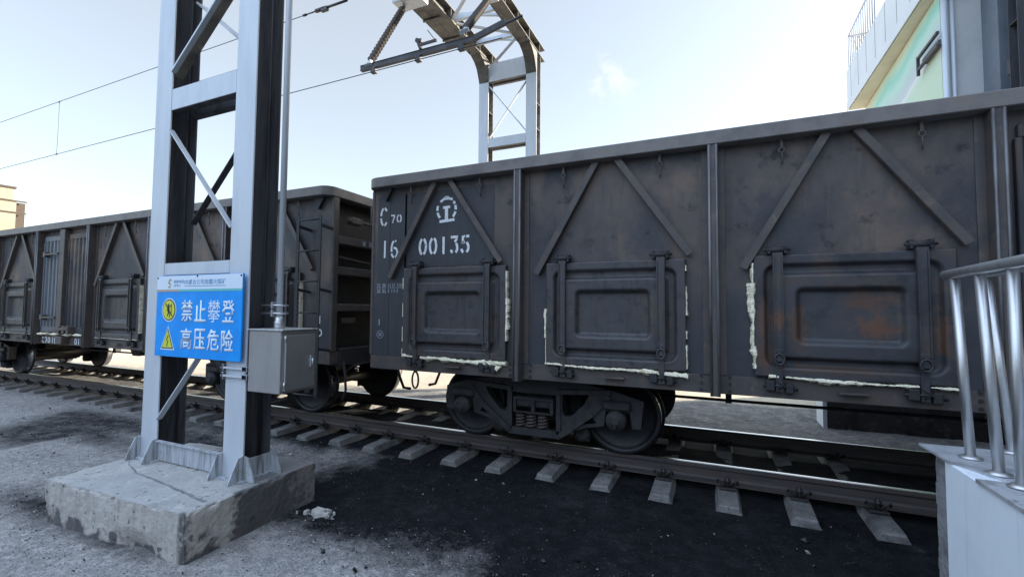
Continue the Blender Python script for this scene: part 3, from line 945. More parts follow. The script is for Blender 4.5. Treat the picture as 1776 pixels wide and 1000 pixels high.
        bar(bm, (WL + 0.02, -0.85, 2.76), (WL + 0.02, -0.85, 3.02), 0.02, 0.02)
        lathe(bm, [(0.17, WL + 0.05), (0.17, WL + 0.075)], 20, 'x', (0, -0.5, 2.52))
        bar(bm, (WL - 0.06, -0.4, 2.52), (WL + 0.05, -0.3, 2.5), 0.05, 0.05)
        o = finish("hand_brake", bm, M_FRAME, root); inst(o, root, (WL, 0, 0), math.pi)
        bm = NB(); bar(bm, (WL - 0.02, -1.4, 2.24), (WL - 0.02, -0.8, 2.2), 0.02, 0.02)
        o = finish("grab_bar", bm, M_FRAME, root); inst(o, root, (WL, 0, 0), math.pi)
        bm = NB(); bar(bm, (WL - 0.02, -1.3, 1.4), (WL - 0.02, -1.1, 1.4), 0.06, 0.07)
        o = finish("end_bracket", bm, M_FRAME, root); inst(o, root, (WL, 0, 0), math.pi)
    end_parts()
    # --- underframe
    bm = NB()
    box(bm, 0.25, WL - 0.25, -0.17, 0.17, 0.7, 0.97, 0.01)
    for x in STX + [3.0, 4.8, WL - 3.0, WL - 4.8]:
        box(bm, x - 0.06, x + 0.06, -1.42, 1.42, 0.84, 0.978)
    finish("centre_sill", bm, M_UNDER, root)
    bm = NB()
    tube(bm, [(3.0, -0.45, 0.605), (WL - 3.0, -0.45, 0.605)], 0.016, 8)
    for x in (4.0, 6.1, 8.2):
        bar(bm, (x, -0.45, 0.575), (x, -0.45, 0.86), 0.06, 0.02, (0, 1, 0))
    finish("brake_pipe", bm, M_UNDER, root)
    bm = NB()
    lathe(bm, [(0.05, 8.0), (0.18, 8.03), (0.18, 8.9), (0.05, 8.93)], 20, 'x', (0, 0.55, 0.66))
    for x in (8.15, 8.75): bar(bm, (x, 0.55, 0.8), (x, 0.55, 0.95), 0.04, 0.2, (0, 1, 0))
    finish("air_reservoir", bm, M_UNDER, root)
    bm = NB()
    lathe(bm, [(0.06, 9.55), (0.15, 9.58), (0.15, 10.05), (0.05, 10.1)], 20, 'x', (0, -0.5, 0.66))
    bar(bm, (10.1, -0.5, 0.66), (10.7, -0.35, 0.64), 0.04, 0.04)
    bar(bm, (9.8, -0.5, 0.8), (9.8, -0.5, 0.95), 0.04, 0.2, (0, 1, 0))
    finish("brake_cylinder", bm, M_UNDER, root)
    bm = NB(); bar(bm, (6.5, -0.3, 0.6), (7.6, -0.55, 0.62), 0.05, 0.06)
    prism(bm, [(6.9, 0.84), (7.5, 0.84), (7.3, 0.58), (7.1, 0.58)], -0.6, -0.5)
    finish("brake_lever", bm, M_UNDER, root)
    bm = NB()
    tube(bm, [(0.02 + 0.045 * math.cos(a), -1.30, 0.70 + 0.10 * math.sin(a)) for a in [k * math.pi / 8 for k in range(17)]], 0.012, 6, False)
    bar(bm, (0.02, -1.3, 0.79), (0.02, -1.3, 0.87), 0.05, 0.02)
    b = finish("tow_ring", bm, M_UNDER, root, False, (0.52, 0, 0)); inst(b, root, (WL - 0.52, 0, 0), math.pi)

    # --- bogies
    bog = empty("bogie", parent=root, loc=(STX[0], 0, 0))
    outer = [(-1.16, 0.63), (-1.16, 0.36), (-1.06, 0.35), (-1.05, 0.50), (-0.80, 0.50), (-0.78, 0.34), (-0.60, 0.30), (-0.42, 0.22), (-0.30, 0.165), (0.26, 0.165), (0.40, 0.23), (0.58, 0.30), (0.78, 0.34), (0.80, 0.50), (1.05, 0.50), (1.07, 0.34), (1.16, 0.35), (1.19, 0.63), (0.86, 0.72), (0.5, 0.78), (-0.5, 0.78), (-0.86, 0.72)]
    holes = [[(-0.28, 0.22), (0.26, 0.22), (0.26, 0.62), (-0.28, 0.62)],
             [(-0.62, 0.64), (-0.60, 0.70), (-0.38, 0.70), (-0.345, 0.66), (-0.345, 0.45), (-0.37, 0.40), (-0.43, 0.41), (-0.57, 0.55)],
             [(0.62, 0.64), (0.60, 0.70), (0.36, 0.70), (0.32, 0.66), (0.32, 0.45), (0.35, 0.40), (0.43, 0.41), (0.57, 0.55)],
             [(-0.70, 0.36), (-0.52, 0.33), (-0.56, 0.40), (-0.66, 0.42)],
             [(0.70, 0.36), (0.52, 0.33), (0.56, 0.40), (0.66, 0.42)]]
    bm = NB()
    prism(bm, outer, -1.075, -0.955, holes)
    # thickened chords
    for s in (-1, 1):
        bar(bm, (s * 0.30, -1.07, 0.19), (s * 0.66, -1.07, 0.46), 0.06, 0.075, (0, 1, 0))
        bar(bm, (s * 0.66, -1.07, 0.46), (s * 0.84, -1.07, 0.66), 0.06, 0.06, (0, 1, 0))
        bar(bm, (s * 0.28, -1.07, 0.66), (s * 0.86, -1.07, 0.70), 0.05, 0.07, (0, 1, 0))
    bar(bm, (-0.32, -1.07, 0.19), (0.30, -1.07, 0.19), 0.08, 0.05, (0, 1, 0))
    for s in (-0.3, 0.28):
        bar(bm, (s, -1.07, 0.2), (s, -1.07, 0.66), 0.05, 0.05, (0, 1, 0))
    sf = finish("side_frame", bm, M_BOGIE, bog); inst(sf, bog, (0, 0, 0), math.pi)
    bm = NB()
    box(bm, -0.25, 0.23, -1.09, 1.09, 0.46, 0.58, 0.015)
    box(bm, -0.22, 0.2, -1.0, 1.0, 0.58, 0.72, 0.015)
    for s in (-1.12, 1.085):
        for (xa, xb) in ((-0.25, -0.215), (-0.03, 0.01), (0.19, 0.23)):
            box(bm, xa, xb, s, s + 0.035, 0.42, 0.545, 0.004)
        box(bm, -0.25, 0.23, s, s + 0.035, 0.546, 0.575, 0.004)
        box(bm, -0.25, 0.23, s, s + 0.035, 0.40, 0.419, 0.004)
    finish("bolster", bm, M_BOGIE, bog)
    bm = NB()
    pts = []
    turns, n = 5, 14
    for k in range(turns * n + 1):
        a = k / n * 2 * math.pi
        pts.append((0.05 * math.cos(a), 0.05 * math.sin(a), 0.225 + 0.175 * k / (turns * n)))
    tube(bm, pts, 0.0135, 6)
    lathe(bm, [(0.03, 0.222), (0.03, 0.402)], 10, 'z')
    sp = finish("coil_spring", bm, M_FRAME, bog, False, (-0.19, -1.03, 0))
    for s in (-1.03, 1.03):
        for xx in (-0.19, -0.055, 0.08, 0.2):
            if (xx, s) != (-0.19, -1.03) and xx < 0.15: inst(sp, bog, (xx, s, 0))
    for ax in (-0.915, 0.915):
        for s in (-1, 1):
            if ax < 0 and s < 0:
                bm = NB()
                prof = [(0.09, -0.10), (0.10, -0.085), (0.10, -0.06), (0.15, -0.05), (0.33, -0.02), (0.365, -0.05), (0.375, -0.068), (0.418, -0.07), (0.42, -0.06), (0.42, 0.03), (0.445, 0.05), (0.447, 0.062), (0.44, 0.068), (0.36, 0.065), (0.15, 0.03), (0.1, 0.06)]
                mis = [1 if i == 8 else 0 for i in range(len(prof) - 1)]
                lathe(bm, prof, 48, 'y', (0, 0, 0), mis)
                wh = finish("wheel", bm, [M_WHEEL, M_TREAD], bog, False, (ax, -0.7525, 0.42))
                bm = NB()
                lathe(bm, [(0.035, -0.425), (0.04, -0.415), (0.07, -0.412), (0.078, -0.398), (0.1, -0.395), (0.108, -0.37), (0.112, -0.2)], 24, 'y')
                for k in range(3):
                    a = k * 2.094 + 0.5
                    lathe(bm, [(0.013, -0.424), (0.013, -0.40)], 6, 'y', (0.056 * math.cos(a), 0, 0.056 * math.sin(a)))
                box(bm, -0.15, 0.15, -0.38, -0.2, 0.10, 0.2, 0.02)
                bc = finish("bearing_cap", bm, M_BOGIE, bog, False, (ax, -0.7525, 0.42))
            else:
                inst(wh, bog, (ax, s * 0.7525, 0.42), 0 if s < 0 else math.pi)
                inst(bc, bog, (ax, s * 0.7525, 0.42), 0 if s < 0 else math.pi)
        bm = NB()
        lathe(bm, [(0.08, -0.68), (0.07, 0), (0.08, 0.68)], 16, 'y', (ax, 0, 0.42))
        finish("axle", bm, M_WHEEL, bog)
    bm = NB()
    for s in (-1, 1):
        box(bm, min(s * 0.27, s * 0.42), max(s * 0.27, s * 0.42), -0.66, 0.66, 0.34, 0.74, 0.02)
    box(bm, -0.7, 0.7, -0.3, 0.3, 0.5, 0.62, 0.02)
    box(bm, -0.26, 0.26, -0.6, 0.6, 0.2, 0.455, 0.02)
    box(bm, -0.75, 0.75, 0.70, 0.72, 0.34, 0.78)
    finish("dark_filler", bm, M_UNDER, bog)  # filler boxes added behind the frame windows so they read black
    for s in (-1, 1):
        bm = NB()
        bar(bm, (s * 0.44, -0.95, 0.30), (s * 0.44, 0.95, 0.30), 0.07, 0.09)
        for yy in (-0.80, 0.72):
            prism(bm, [(s * 0.42, 0.12), (s * 0.58, 0.16), (s * 0.50, 0.36), (s * 0.42, 0.36)], yy, yy + 0.09)
            lathe(bm, [(0.045, yy - 0.16), (0.09, yy - 0.15), (0.09, yy)], 16, 'y', (s * 0.50, 0, 0.2))
            box(bm, s * 0.5 - 0.085, s * 0.5 + 0.085, yy - 0.12, yy, 0.11, 0.2, 0.01)
        finish("brake_beam", bm, M_BOGIE, bog)
    b2 = copy_tree(bog, root)
    b2.location = (WL - STX[0], 0, 0)
    b2.rotation_euler = (0, 0, math.pi)
    return root, doors

wagon1, doors1 = build_wagon()
mp = {}
wagon2 = copy_tree(wagon1, None, mp)
wagon2.location = (-0.62 - WL, 0.7525, 0)
doors2 = [mp[n].name for n in doors1]
G = "coal wagons on the track"
tag(wagon1, "dark rusty open coal wagon with white stencilled number, filling the right half", "wagon", G)
tag(wagon2, "dark grey open coal wagon with end ladder, behind the steel gantry leg", "wagon", G)

# the third door of the near wagon is rusty
d3 = bpy.data.objects[doors1[2]]
d3['label'] = "lower door with orange rust patches"
for o in [d3] + [c for c in d3.children if c.name.startswith("door_strap")]:
    o.material_slots[0].link = 'OBJECT'
    o.material_slots[0].material = M_DOOR_RUST

for o in wagon1.children:
    if o.name.startswith("side_door"):
        o.material_slots[0].link = 'OBJECT'
        o.material_slots[0].material = M_BODY

# lettering patch, stencils (near wagon)
def arc(cx, cz, rx, rz, a0, a1, n=10):
    return [(cx + rx * math.cos(R(a0 + (a1 - a0) * k / n)), cz + rz * math.sin(R(a0 + (a1 - a0) * k / n))) for k in range(n + 1)]
GL = {  # strokes in a 0.6 x 1 cell
    '0': [arc(.3, .5, .235, .44, 105, 255), arc(.3, .5, .235, .44, 75, -75)],
    '1': [[(.3, .02), (.3, .98)]],
    '3': [[(.06, .93), (.56, .93)], [(.5, .82), (.33, .66)], arc(.3, .34, .22, .30, 58, -60), arc(.3, .34, .24, .29, 200, 245)],
    '5': [[(.14, .55), (.14, .93), (.3, .93)], [(.38, .93), (.58, .93)], [(.14, .58), (.28, .64)], arc(.28, .33, .25, .30, 62, -62), arc(.28, .33, .24, .29, 195, 245)],
    '6': [arc(.3, .5, .235, .44, 62, 84), arc(.3, .5, .235, .44, 104, 200), arc(.3, .3, .22, .25, 110, -80), arc(.3, .3, .225, .26, 190, 260)],
    '7': [[(.06, .93), (.54, .93)], [(.5, .84), (.24, .03)]],
    '2': [arc(.3, .7, .22, .25, 160, -20), [(.5, .6), (.08, .12)], [(.08, .06), (.55, .06)]],
    'C': [arc(.34, .5, .28, .44, 40, 84), arc(.34, .5, .28, .44, 104, 172), arc(.34, .5, .28, .44, 188, 256), arc(.34, .5, .28, .44, 276, 320)],
    '.': [[(.2, .03), (.4, .03)]],
    '8': [arc(.3, .73, .18, .21, 80, -80), arc(.3, .73, .18, .21, 100, 260), arc(.3, .28, .22, .24, 80, -80), arc(.3, .28, .22, .24, 100, 260)],
}
def ribbon(bm, pts, w, y0, th=0.0015):
    pts = [Vector((p[0], 0, p[1])) for p in pts]
    L = []
    for i, p in enumerate(pts):
        a = pts[max(i - 1, 0)]; b = pts[min(i + 1, len(pts) - 1)]
        d = (b - a).normalized(); nn = Vector((-d.z, 0, d.x)) * (w / 2)
        L.append((p + nn, p - nn))
    va = [[bm.verts.new((q.x, y0, q.z)) for q in l] for l in L]
    vb = [[bm.verts.new((q.x, y0 + th, q.z)) for q in l] for l in L]
    for i in range(len(pts) - 1):
        bm.faces.new((va[i][0], va[i + 1][0], va[i + 1][1], va[i][1]))
        bm.faces.new((va[i][0], vb[i][0], vb[i + 1][0], va[i + 1][0]))
        bm.faces.new((va[i][1], va[i + 1][1], vb[i + 1][1], vb[i][1]))
    bm.faces.new((va[0][0], va[0][1], vb[0][1], vb[0][0])); bm.faces.new((va[-1][0], vb[-1][0], vb[-1][1], va[-1][1]))
def stencil(bm, text, x0, x1, z0, z1, y, wt):
    n = len(text); cw = (x1 - x0) / (n - 1 + 0.78) if n > 1 else (x1 - x0)
    for i, ch in enumerate(text):
        for st in GL.get(ch, []):
            ribbon(bm, [(x0 + i * cw + p[0] / 0.6 * cw * 0.78, z0 + p[1] * (z1 - z0)) for p in st], wt, y)
yl = YS - 0.0075
bm = NB()
prism(bm, [(0.34, 1.0), (0.55, 1.0), (0.55, 2.93), (0.34, 2.93)], YS - 0.0045, YS - 0.004)
bm.free()
bm = NB(); box(bm, 0.535, 1.72, YS - 0.004, YS - 0.0005, 2.05, 2.93)
finish("lettering_panel", bm, M_LETTER_PATCH, wagon1, False, (-0.03, 0, 0))
bm = NB(); stencil(bm, "C", 0.165, 0.295, 2.56, 2.80, yl, 0.026); stencil(bm, "70", 0.32, 0.485, 2.595, 2.695, yl, 0.017)
finish("type_lettering", bm, M_WHITE, wagon1, False, (-0.03, 0, 0))
bm = NB(); stencil(bm, "16", 0.185, 0.445, 2.17, 2.39, yl, 0.026)
finish("number_lettering", bm, M_WHITE, wagon1, False, (-0.03, 0, 0))
bm = NB(); stencil(bm, "00135", 0.742, 1.42, 2.183, 2.39, yl, 0.03)
finish("number_lettering", bm, M_WHITE, wagon1, False, (-0.03, 0, 0))
bm = NB()
def ep(u, v): return (0.972 + (u - 150) * 0.00096, 2.855 - (v - 60) * 0.00079)
for a0, a1 in ((158, 184), (194, 226), (-46, -16), (-6, 18), (26, 42)):
    ribbon(bm, [ep(298 + 128 * math.cos(R(a)), 255 - 160 * math.sin(R(a))) for a in [a0 + (a1 - a0) * k / 6 for k in range(7)]], 0.03, yl)
ribbon(bm, [ep(212, 140), ep(262, 100), ep(330, 98), ep(384, 118)], 0.028, yl)
ribbon(bm, [ep(268, 78), ep(325, 78)], 0.022, yl)
ribbon(bm, [ep(248, 228), ep(348, 224)], 0.03, yl)
ribbon(bm, [ep(299, 232), ep(299, 405)], 0.042, yl - 0.0004)
ribbon(bm, [ep(203, 428), ep(412, 415)], 0.032, yl - 0.0008)
finish("railway_emblem", bm, M_WHITE, wagon1, False, (-0.03, 0, 0))
bm = NB()
stencil(bm, "25.06", 0.132, 0.27, 1.815, 1.865, yl, 0.0085); stencil(bm, "30.06", 0.132, 0.27, 1.748, 1.80, yl, 0.0085)
for q in (0.31, 0.335, 0.37, 0.395, 0.44, 0.465, 0.49, 0.51):
    ribbon(bm, [(q, 1.818), (q, 1.865)], 0.009, yl)
for q in (0.31, 0.36, 0.395, 0.44): ribbon(bm, [(q, 1.752), (q, 1.795)], 0.012, yl)
ribbon(bm, [(0.132, 1.808), (0.275, 1.808)], 0.004, yl); ribbon(bm, [(0.30, 1.808), (0.52, 1.808)], 0.005, yl)
finish("date_lettering", bm, M_FADED, wagon1, False, (-0.03, 0, 0))
bm = NB()
ribbon(bm, [(0.178, 1.358), (0.178, 1.434)], 0.018, yl)
ribbon(bm, arc(0.194, 1.25, 0.048, 0.045, 0, 360, 24), 0.007, yl)
for q in (-0.016, 0.0, 0.016): ribbon(bm, [(0.194 + q, 1.228), (0.194 + q, 1.272)], 0.009, yl)
finish("round_mark", bm, M_FADED, wagon1, False, (-0.03, 0, 0))
# far wagon: sill lettering and a mark beside the ladder
bm = NB(); cx = WL / 2
stencil(bm, "C70", cx - 0.82, cx - 0.50, 0.855, 0.97, YS - 0.0085, 0.026); stencil(bm, "16", cx - 0.45, cx - 0.26, 0.855, 0.97, YS - 0.0085, 0.022)
stencil(bm, "01", cx + 0.40, cx + 0.58, 0.855, 0.975, YS - 0.0085, 0.026)
ribbon(bm, [(WL - 0.21, 1.36), (WL - 0.21, 1.46)], 0.026, yl)
ribbon(bm, arc(WL - 0.2, 1.24, 0.03, 0.04, 0, 360, 16), 0.02, yl)
finish("sill_lettering", bm, M_WHITE, wagon2)
bm = NB()
for q in (-0.95, -0.82, -0.69, -0.56):
    bar(bm, (WL - 0.0025, q, 2.435), (WL - 0.0025, q, 2.5), 0.06, 0.002, (1, 0, 0))
finish("end_mark", bm, M_FADED, wagon2)

# ragged foam sealant along the door edges
def foam(door, pts, rad, seed, density=1.0, gap=0.0):
    """a smeared, ragged strip: its two edges and its swelling wander independently"""
    rnd = random.Random(seed)
    bm = NB()
    secs = []
    def flush():
        if len(secs) > 2:
            V = [[bm.verts.new(p) for p in sc] for sc in secs]
            n = len(V[0])
            for a, b in zip(V, V[1:]):
                for k in range(n): bm.faces.new((a[k], a[(k + 1) % n], b[(k + 1) % n], b[k]))
            bm.faces.new(V[0][::-1]); bm.faces.new(V[-1])
        secs.clear()
    N1 = lambda q, o, f: noise.noise((q * f, o * 3.3 + seed * 1.7, 0.4))
    dist = seed * 0.37
    for (a, b) in zip(pts, pts[1:]):
        a, b = Vector(a), Vector(b)
        L = (b - a).length
        n = max(3, int(L / 0.007))
        dirv = (b - a).normalized(); nrm = Vector((-dirv.z, 0, dirv.x))
        for k in range(n + 1):
            p = a.lerp(b, k / n); q = dist + L * k / n
            if gap and N1(q, 5, 6) > gap:
                flush(); continue
            base = max(0.15, 0.75 + 0.75 * N1(q, 1, 5.5))
            up_ = rad * max(0.08, base + 0.55 * N1(q, 2, 22) + rnd.uniform(-.18, .18))
            dn_ = rad * max(0.08, base + 0.7 * N1(q, 3, 15) + 0.5 * max(0, N1(q, 7, 30)) + rnd.uniform(-.18, .18))
            sw = 0.35 * rad * max(0.2, base + 0.6 * N1(q, 4, 28))
            p = p + nrm * (rad * 0.4 * N1(q, 6, 4))
            y0 = 0.004; rad_ = rad
            prof = [(up_, y0), (up_ * 1.0, -0.036), (up_ * 0.45, -0.052 - sw), (-dn_ * 0.3, -0.054 - sw * rnd.uniform(0.6, 1.2)), (-dn_ * 1.0, -0.03), (-dn_, y0)]
            secs.append([(p.x + nrm.x * o, yy, p.z + nrm.z * o) for o, yy in prof])
        dist += L
    flush()
    return finish("foam_sealant", bm, M_FOAM, door)
H = DZ1 - DZ0
d = bpy.data.objects[doors1[0]]
foam(d, [(0.0, 0, -0.005), (0.19, 0, -0.012)], 0.0324, 1)
foam(d, [(0.25, 0, -0.012), (0.6, 0, -0.022), (1.05, 0, -0.035), (1.33, 0, -0.03)], 0.0324, 2)
foam(d, [(1.17, 0, -0.035), (1.24, 0, -0.10)], 0.0351, 3)
foam(d, [(1.33, 0, 0.95), (1.33, 0, 0.0)], 0.0108, 4, 1, 0.25)
foam(d, [(1.335, 0, 0.66), (1.34, 0, 0.33)], 0.0257, 44)
foam(d, [(-0.004, 0, 0.9), (-0.006, 0, 0.0)], 0.0081, 5, 1, 0.1)
d = bpy.data.objects[doors1[1]]
foam(d, [(-0.01, 0, 0.0), (0.2, 0, -0.006)], 0.0149, 6)
foam(d, [(0.2, 0, -0.012), (0.9, 0, -0.02), (1.08, 0, -0.03)], 0.0243, 7)
foam(d, [(1.05, 0, -0.034), (1.34, 0, -0.04)], 0.0270, 8)
foam(d, [(1.328, 0, 0.95), (1.332, 0, 0.0)], 0.0108, 9, 1, 0.2)
foam(d, [(-0.004, 0, 0.75), (-0.004, 0, 0.0)], 0.0081, 10, 1, 0.2)
foam(d, [(-0.006, 0, 0.55), (-0.008, 0, 0.26)], 0.0189, 11)
d = bpy.data.objects[doors1[2]]
foam(d, [(-0.006, 0, 0.95), (-0.012, 0, 0.6), (-0.008, 0, 0.08)], 0.0203, 12)
foam(d, [(-0.012, 0, 0.78), (-0.018, 0, 0.48)], 0.027, 13)
foam(d, [(-0.008, 0, 0.25), (-0.006, 0, 0.06)], 0.0297, 19)
foam(d, [(0.02, 0, 0.0), (0.17, 0, -0.002)], 0.0162, 14, 1, 0.25)
foam(d, [(0.22, 0, 0.0), (0.6, 0, -0.01)], 0.0149, 15)
foam(d, [(0.45, 0, -0.01), (1.08, 0, -0.018)], 0.0270, 16)
foam(d, [(1.15, 0, -0.016), (1.34, 0, -0.016)], 0.0189, 17)
foam(d, [(1.33, 0, 0.9), (1.335, 0, 0.1)], 0.0108, 18, 1, 0.05)
for i, dn in enumerate(doors2):
    d = bpy.data.objects[dn]
    foam(d, [(1.33, 0, 0.9), (1.335, 0, 0.1)], 0.006, 30 + i, 1, 0.0)
    foam(d, [(0.0, 0, -0.005), (1.3, 0, -0.01)], 0.006, 40 + i, 1, 0.0)
sl = foam(wagon2, [(WL / 2 - 0.85, 0, 1.03), (WL / 2 + 0.82, 0, 1.035)], 0.02, 60, 0.6, 0.3)
sl.location = (0, YS - 0.02, 0)

# ---------------------------------------------------------------- catenary gantry over the track
ga = empty("overhead_gantry", "grey steel portal gantry spanning the track, near leg on a concrete plinth", "gantry", (0, 0, 0))
PLZ = 0.075
CX0 = [(-1.34, -1.08), (-0.10, 0.165)]
def hcol(bm, x0, x1, y0, y1, z0, z1):
    box(bm, x0, x1, y0, y0 + 0.014, z0, z1, 0.002)
    xm = (x0 + x1) / 2
    box(bm, xm - 0.006, xm + 0.006, y0 + 0.0145, y1 - 0.0145, z0, z1, 0, 1)
    tube(bm, [(xm + 0.01, y1 - 0.025, z0), (xm + 0.01, y1 - 0.025, z1)], 0.012, 8, True, 1)
    box(bm, x0, x1, y1 - 0.014, y1, z0, z1, 0, 1)
    for zz in ((6.35, 5.75) if y0 > 0 else (5.7,)):
        box(bm, x0 + 0.01, x1 - 0.01, y0 + 0.015, y1 - 0.015, zz, zz + 0.012, 0, 1)
ZG = 7.56
for (y0, y1, zb) in ((-2.48, -2.22, PLZ), (4.45, 4.71, GZ)):
    for (x0, x1) in CX0:
        bm = NB(); hcol(bm, x0, x1, y0, y1, zb, ZG - 0.02)
        finish("column", bm, [M_GALV, M_SHADE_STEEL if y0 < 0 else M_GANTRY_DIRT_SHADE], ga)
def xm(bm, xa, za, xb, zb, y, w=0.05, dpt=0.03):
    bar(bm, (xa, y, za), (xb, y, zb), dpt, w, (0, 1, 0))
# near leg lattice
def beam_pair(zlo, zhi, yf, yb, nm):
    bm = NB()
    for y, s in ((yf, 1), (yb, -1)):
        box(bm, -1.075, -0.105, y - 0.004, y + 0.004, zlo, zhi, 0, 0 if s > 0 else 1)
        box(bm, -1.075, -0.105, min(y, y + s * 0.075), max(y, y + s * 0.075), zlo - 0.006, zlo - 0.0005, 0, 1)
        box(bm, -1.075, -0.105, min(y, y + s * 0.075), max(y, y + s * 0.075), zhi + 0.0005, zhi + 0.006, 0, 1)
    return finish(nm, bm, [M_GALV, M_SHADE_STEEL if yf < 0 else M_GANTRY_DIRT_SHADE], ga)
beam_pair(3.53, 3.74, -2.474, -2.226, "cross_beam")
beam_pair(1.87, 1.985, -2.474, -2.226, "cross_beam")
beam_pair(5.6, 5.8, -2.474, -2.226, "cross_beam")
beam_pair(5.45, 5.66, 4.456, 4.70, "cross_beam")
beam_pair(7.06, 7.50, 4.456, 4.70, "cross_beam")
DIAG = [(-1.08, 3.92, -0.10, 4.76, -2.47, 0.055, 0.02), (-1.08, 5.55, -0.10, 4.80, -2.47, 0.055, 0.02),
        (-1.08, 3.33, -0.10, 2.28, -2.47, 0.05, 0.012), (-1.08, 0.47, -0.10, 1.52, -2.47, 0.055, 0.012),
        (-1.08, 2.42, -0.10, 3.42, -2.225, 0.06, 0.012), (-1.08, 4.77, -0.10, 3.98, -2.225, 0.12, 0.02),
        (-1.08, 1.5, -0.10, 0.5, -2.225, 0.05, 0.012),
        (-1.08, 6.97, -0.10, 5.72, 4.50, 0.05, 0.03), (-1.08, 5.70, -0.10, 6.97, 4.53, 0.05, 0.02)]
for k, (xa, za, xb, zb, y, w, dp_) in enumerate(DIAG):
    bm = NB(); xm(bm, xa, za, xb, zb, y, w, dp_)
    if k in (0, 1):          # angle leg reaching back between the flanges
        bar(bm, (xa, y + 0.05, za - 0.03), (xb, y + 0.05, zb - 0.03), 0.075, 0.012, (0, 0, 1), 1)
    finish("diagonal_brace", bm, [M_SHADE_STEEL if (y == -2.225 and k != 5) else M_GALV, M_GANTRY_DIRT_SHADE], ga)
# base of the near leg
bm = NB()
box(bm, -1.08, -0.10, -2.476, -2.462, PLZ + 0.01, PLZ + 0.185, 0.003)
box(bm, -1.08, -0.10, -2.5, -2.46, PLZ + 0.186, PLZ + 0.196)
box(bm, 0.167, 0.18, -2.44, -2.20, PLZ + 0.005, PLZ + 0.18, 0.003)
finish("base_channel", bm, M_GALV_DIRTY, ga)
for (x, yy) in ((-1.345, -2.482), (-1.075, -2.482), (-0.105, -2.482), (0.165, -2.482)):
    bm = NB()
    v = [(-0.006, 0, 0), (-0.006, -0.13, 0), (-0.006, -0.12, 0.03), (-0.006, -0.045, 0.2), (-0.006, 0, 0.21)]
    a = [bm.verts.new((x + p[0], yy + p[1], PLZ + p[2] + 0.002)) for p in v]
    b = [bm.verts.new((x + 0.006, yy + p[1], PLZ + p[2] + 0.002)) for p in v]
    for k in range(5): bm.faces.new((a[k], a[(k + 1) % 5], b[(k + 1) % 5], b[k]))
    bm.faces.new(a); bm.faces.new(b[::-1])
    finish("base_gusset", bm, M_GALV_DIRTY, ga)
for yy in (-2.475, -2.215):
    bm = NB()
    v = [(0, 0), (0.13, 0), (0.12, 0.03), (0.045, 0.2), (0, 0.21)]
    prism(bm, [(0.181 + p[0], PLZ + 0.002 + p[1]) for p in v], yy - 0.006, yy + 0.006)
    finish("base_gusset", bm, M_GALV_DIRTY, ga)
for (x0, x1) in CX0:
    bm = NB(); box(bm, x0 - 0.05, x1 + 0.05, -2.54, -2.16, PLZ - 0.005, PLZ + 0.014)
    finish("base_plate", bm, M_GALV_DIRTY, ga)
# haunches and girders
for (x0, x1) in CX0:
    for (ya, sgn) in ((4.449, -1), (-2.219, 1)):
        bm = NB()
        prof = [(0.0, 6.95), (0.0, ZG - 0.001)]
        for k in range(8):
            a = k / 7 * math.pi / 2
            prof.append((0.45 - 0.45 * (math.sin(a)), ZG - 0.001 - 0.6 * (1 - math.cos(a)) ** 1.0))
        poly = [(0, 7.06), (0, ZG - 0.002), (0.44, ZG - 0.002), (0.40, ZG - 0.03), (0.26, ZG - 0.09), (0.14, ZG - 0.2), (0.06, ZG - 0.36)]
        A = [bm.verts.new((x0 + 0.004, ya + sgn * p[0], p[1])) for p in poly]
        B = [bm.verts.new((x1 - 0.004, ya + sgn * p[0], p[1])) for p in poly]
        n = len(poly)
        for k in range(n): bm.faces.new((A[k], A[(k + 1) % n], B[(k + 1) % n], B[k]))
        es = [bm.edges.get((A[k], A[(k + 1) % n])) for k in range(n)]; bmesh.ops.triangle_fill(bm, edges=es)
        es = [bm.edges.get((B[k], B[(k + 1) % n])) for k in range(n)]; bmesh.ops.triangle_fill(bm, edges=es)
        finish("haunch", bm, M_GANTRY_DIRT_SHADE, ga)
for (x0, x1) in CX0:
    bm = NB()
    xmid = (x0 + x1) / 2
    box(bm, x0 - 0.01, x1 + 0.01, -2.60, 4.98, ZG, ZG + 0.016)
    box(bm, x0 - 0.01, x1 + 0.01, -2.60, 4.98, ZG + 0.27, ZG + 0.286)
    box(bm, xmid - 0.007, xmid + 0.007, -2.60, 4.98, ZG + 0.0165, ZG + 0.2695)
    for k in range(12):
        yy = -2.4 + k * 0.64
        box(bm, x0 + 0.004, x1 - 0.004, yy, yy + 0.012, ZG + 0.017, ZG + 0.269)
    for yy in (4.2, 4.5, 4.9, 3.9):
        for xx in (x0 + 0.03, x1 - 0.03):
            lathe(bm, [(0.02, ZG - 0.03), (0.02, ZG - 0.0005)], 6, 'z', (xx, yy, 0))
    finish("girder", bm, M_GANTRY_DIRT_SHADE, ga)
for k in range(7):
    yy = -1.9 + k * 0.95
    bm = NB()
    bar(bm, (-1.075, yy, ZG + 0.1), (-0.105, yy, ZG + 0.1), 0.07, 0.09)
    finish("tie_beam", bm, M_GALV, ga)
    bm = NB()
    bar(bm, (-1.075, yy, ZG + 0.22), (-0.105, yy + 0.45, ZG + 0.22), 0.05, 0.05)
    finish("upper_tie", bm, M_GALV, ga)
    bm = NB()
    if k % 2: bar(bm, (-1.075, yy + 0.08, ZG + 0.06), (-0.105, yy + 0.87, ZG + 0.06), 0.06, 0.03)
    else: bar(bm, (-1.075, yy + 0.87, ZG + 0.06), (-0.105, yy + 0.08, ZG + 0.06), 0.06, 0.03)
    finish("lateral_brace", bm, M_GALV, ga)
bm = NB()
box(bm, -1.60, -1.36, -2.3, 3.6, ZG + 0.005, ZG + 0.02)
box(bm, -1.61, -1.60, -2.3, 3.6, ZG - 0.0, ZG + 0.11)
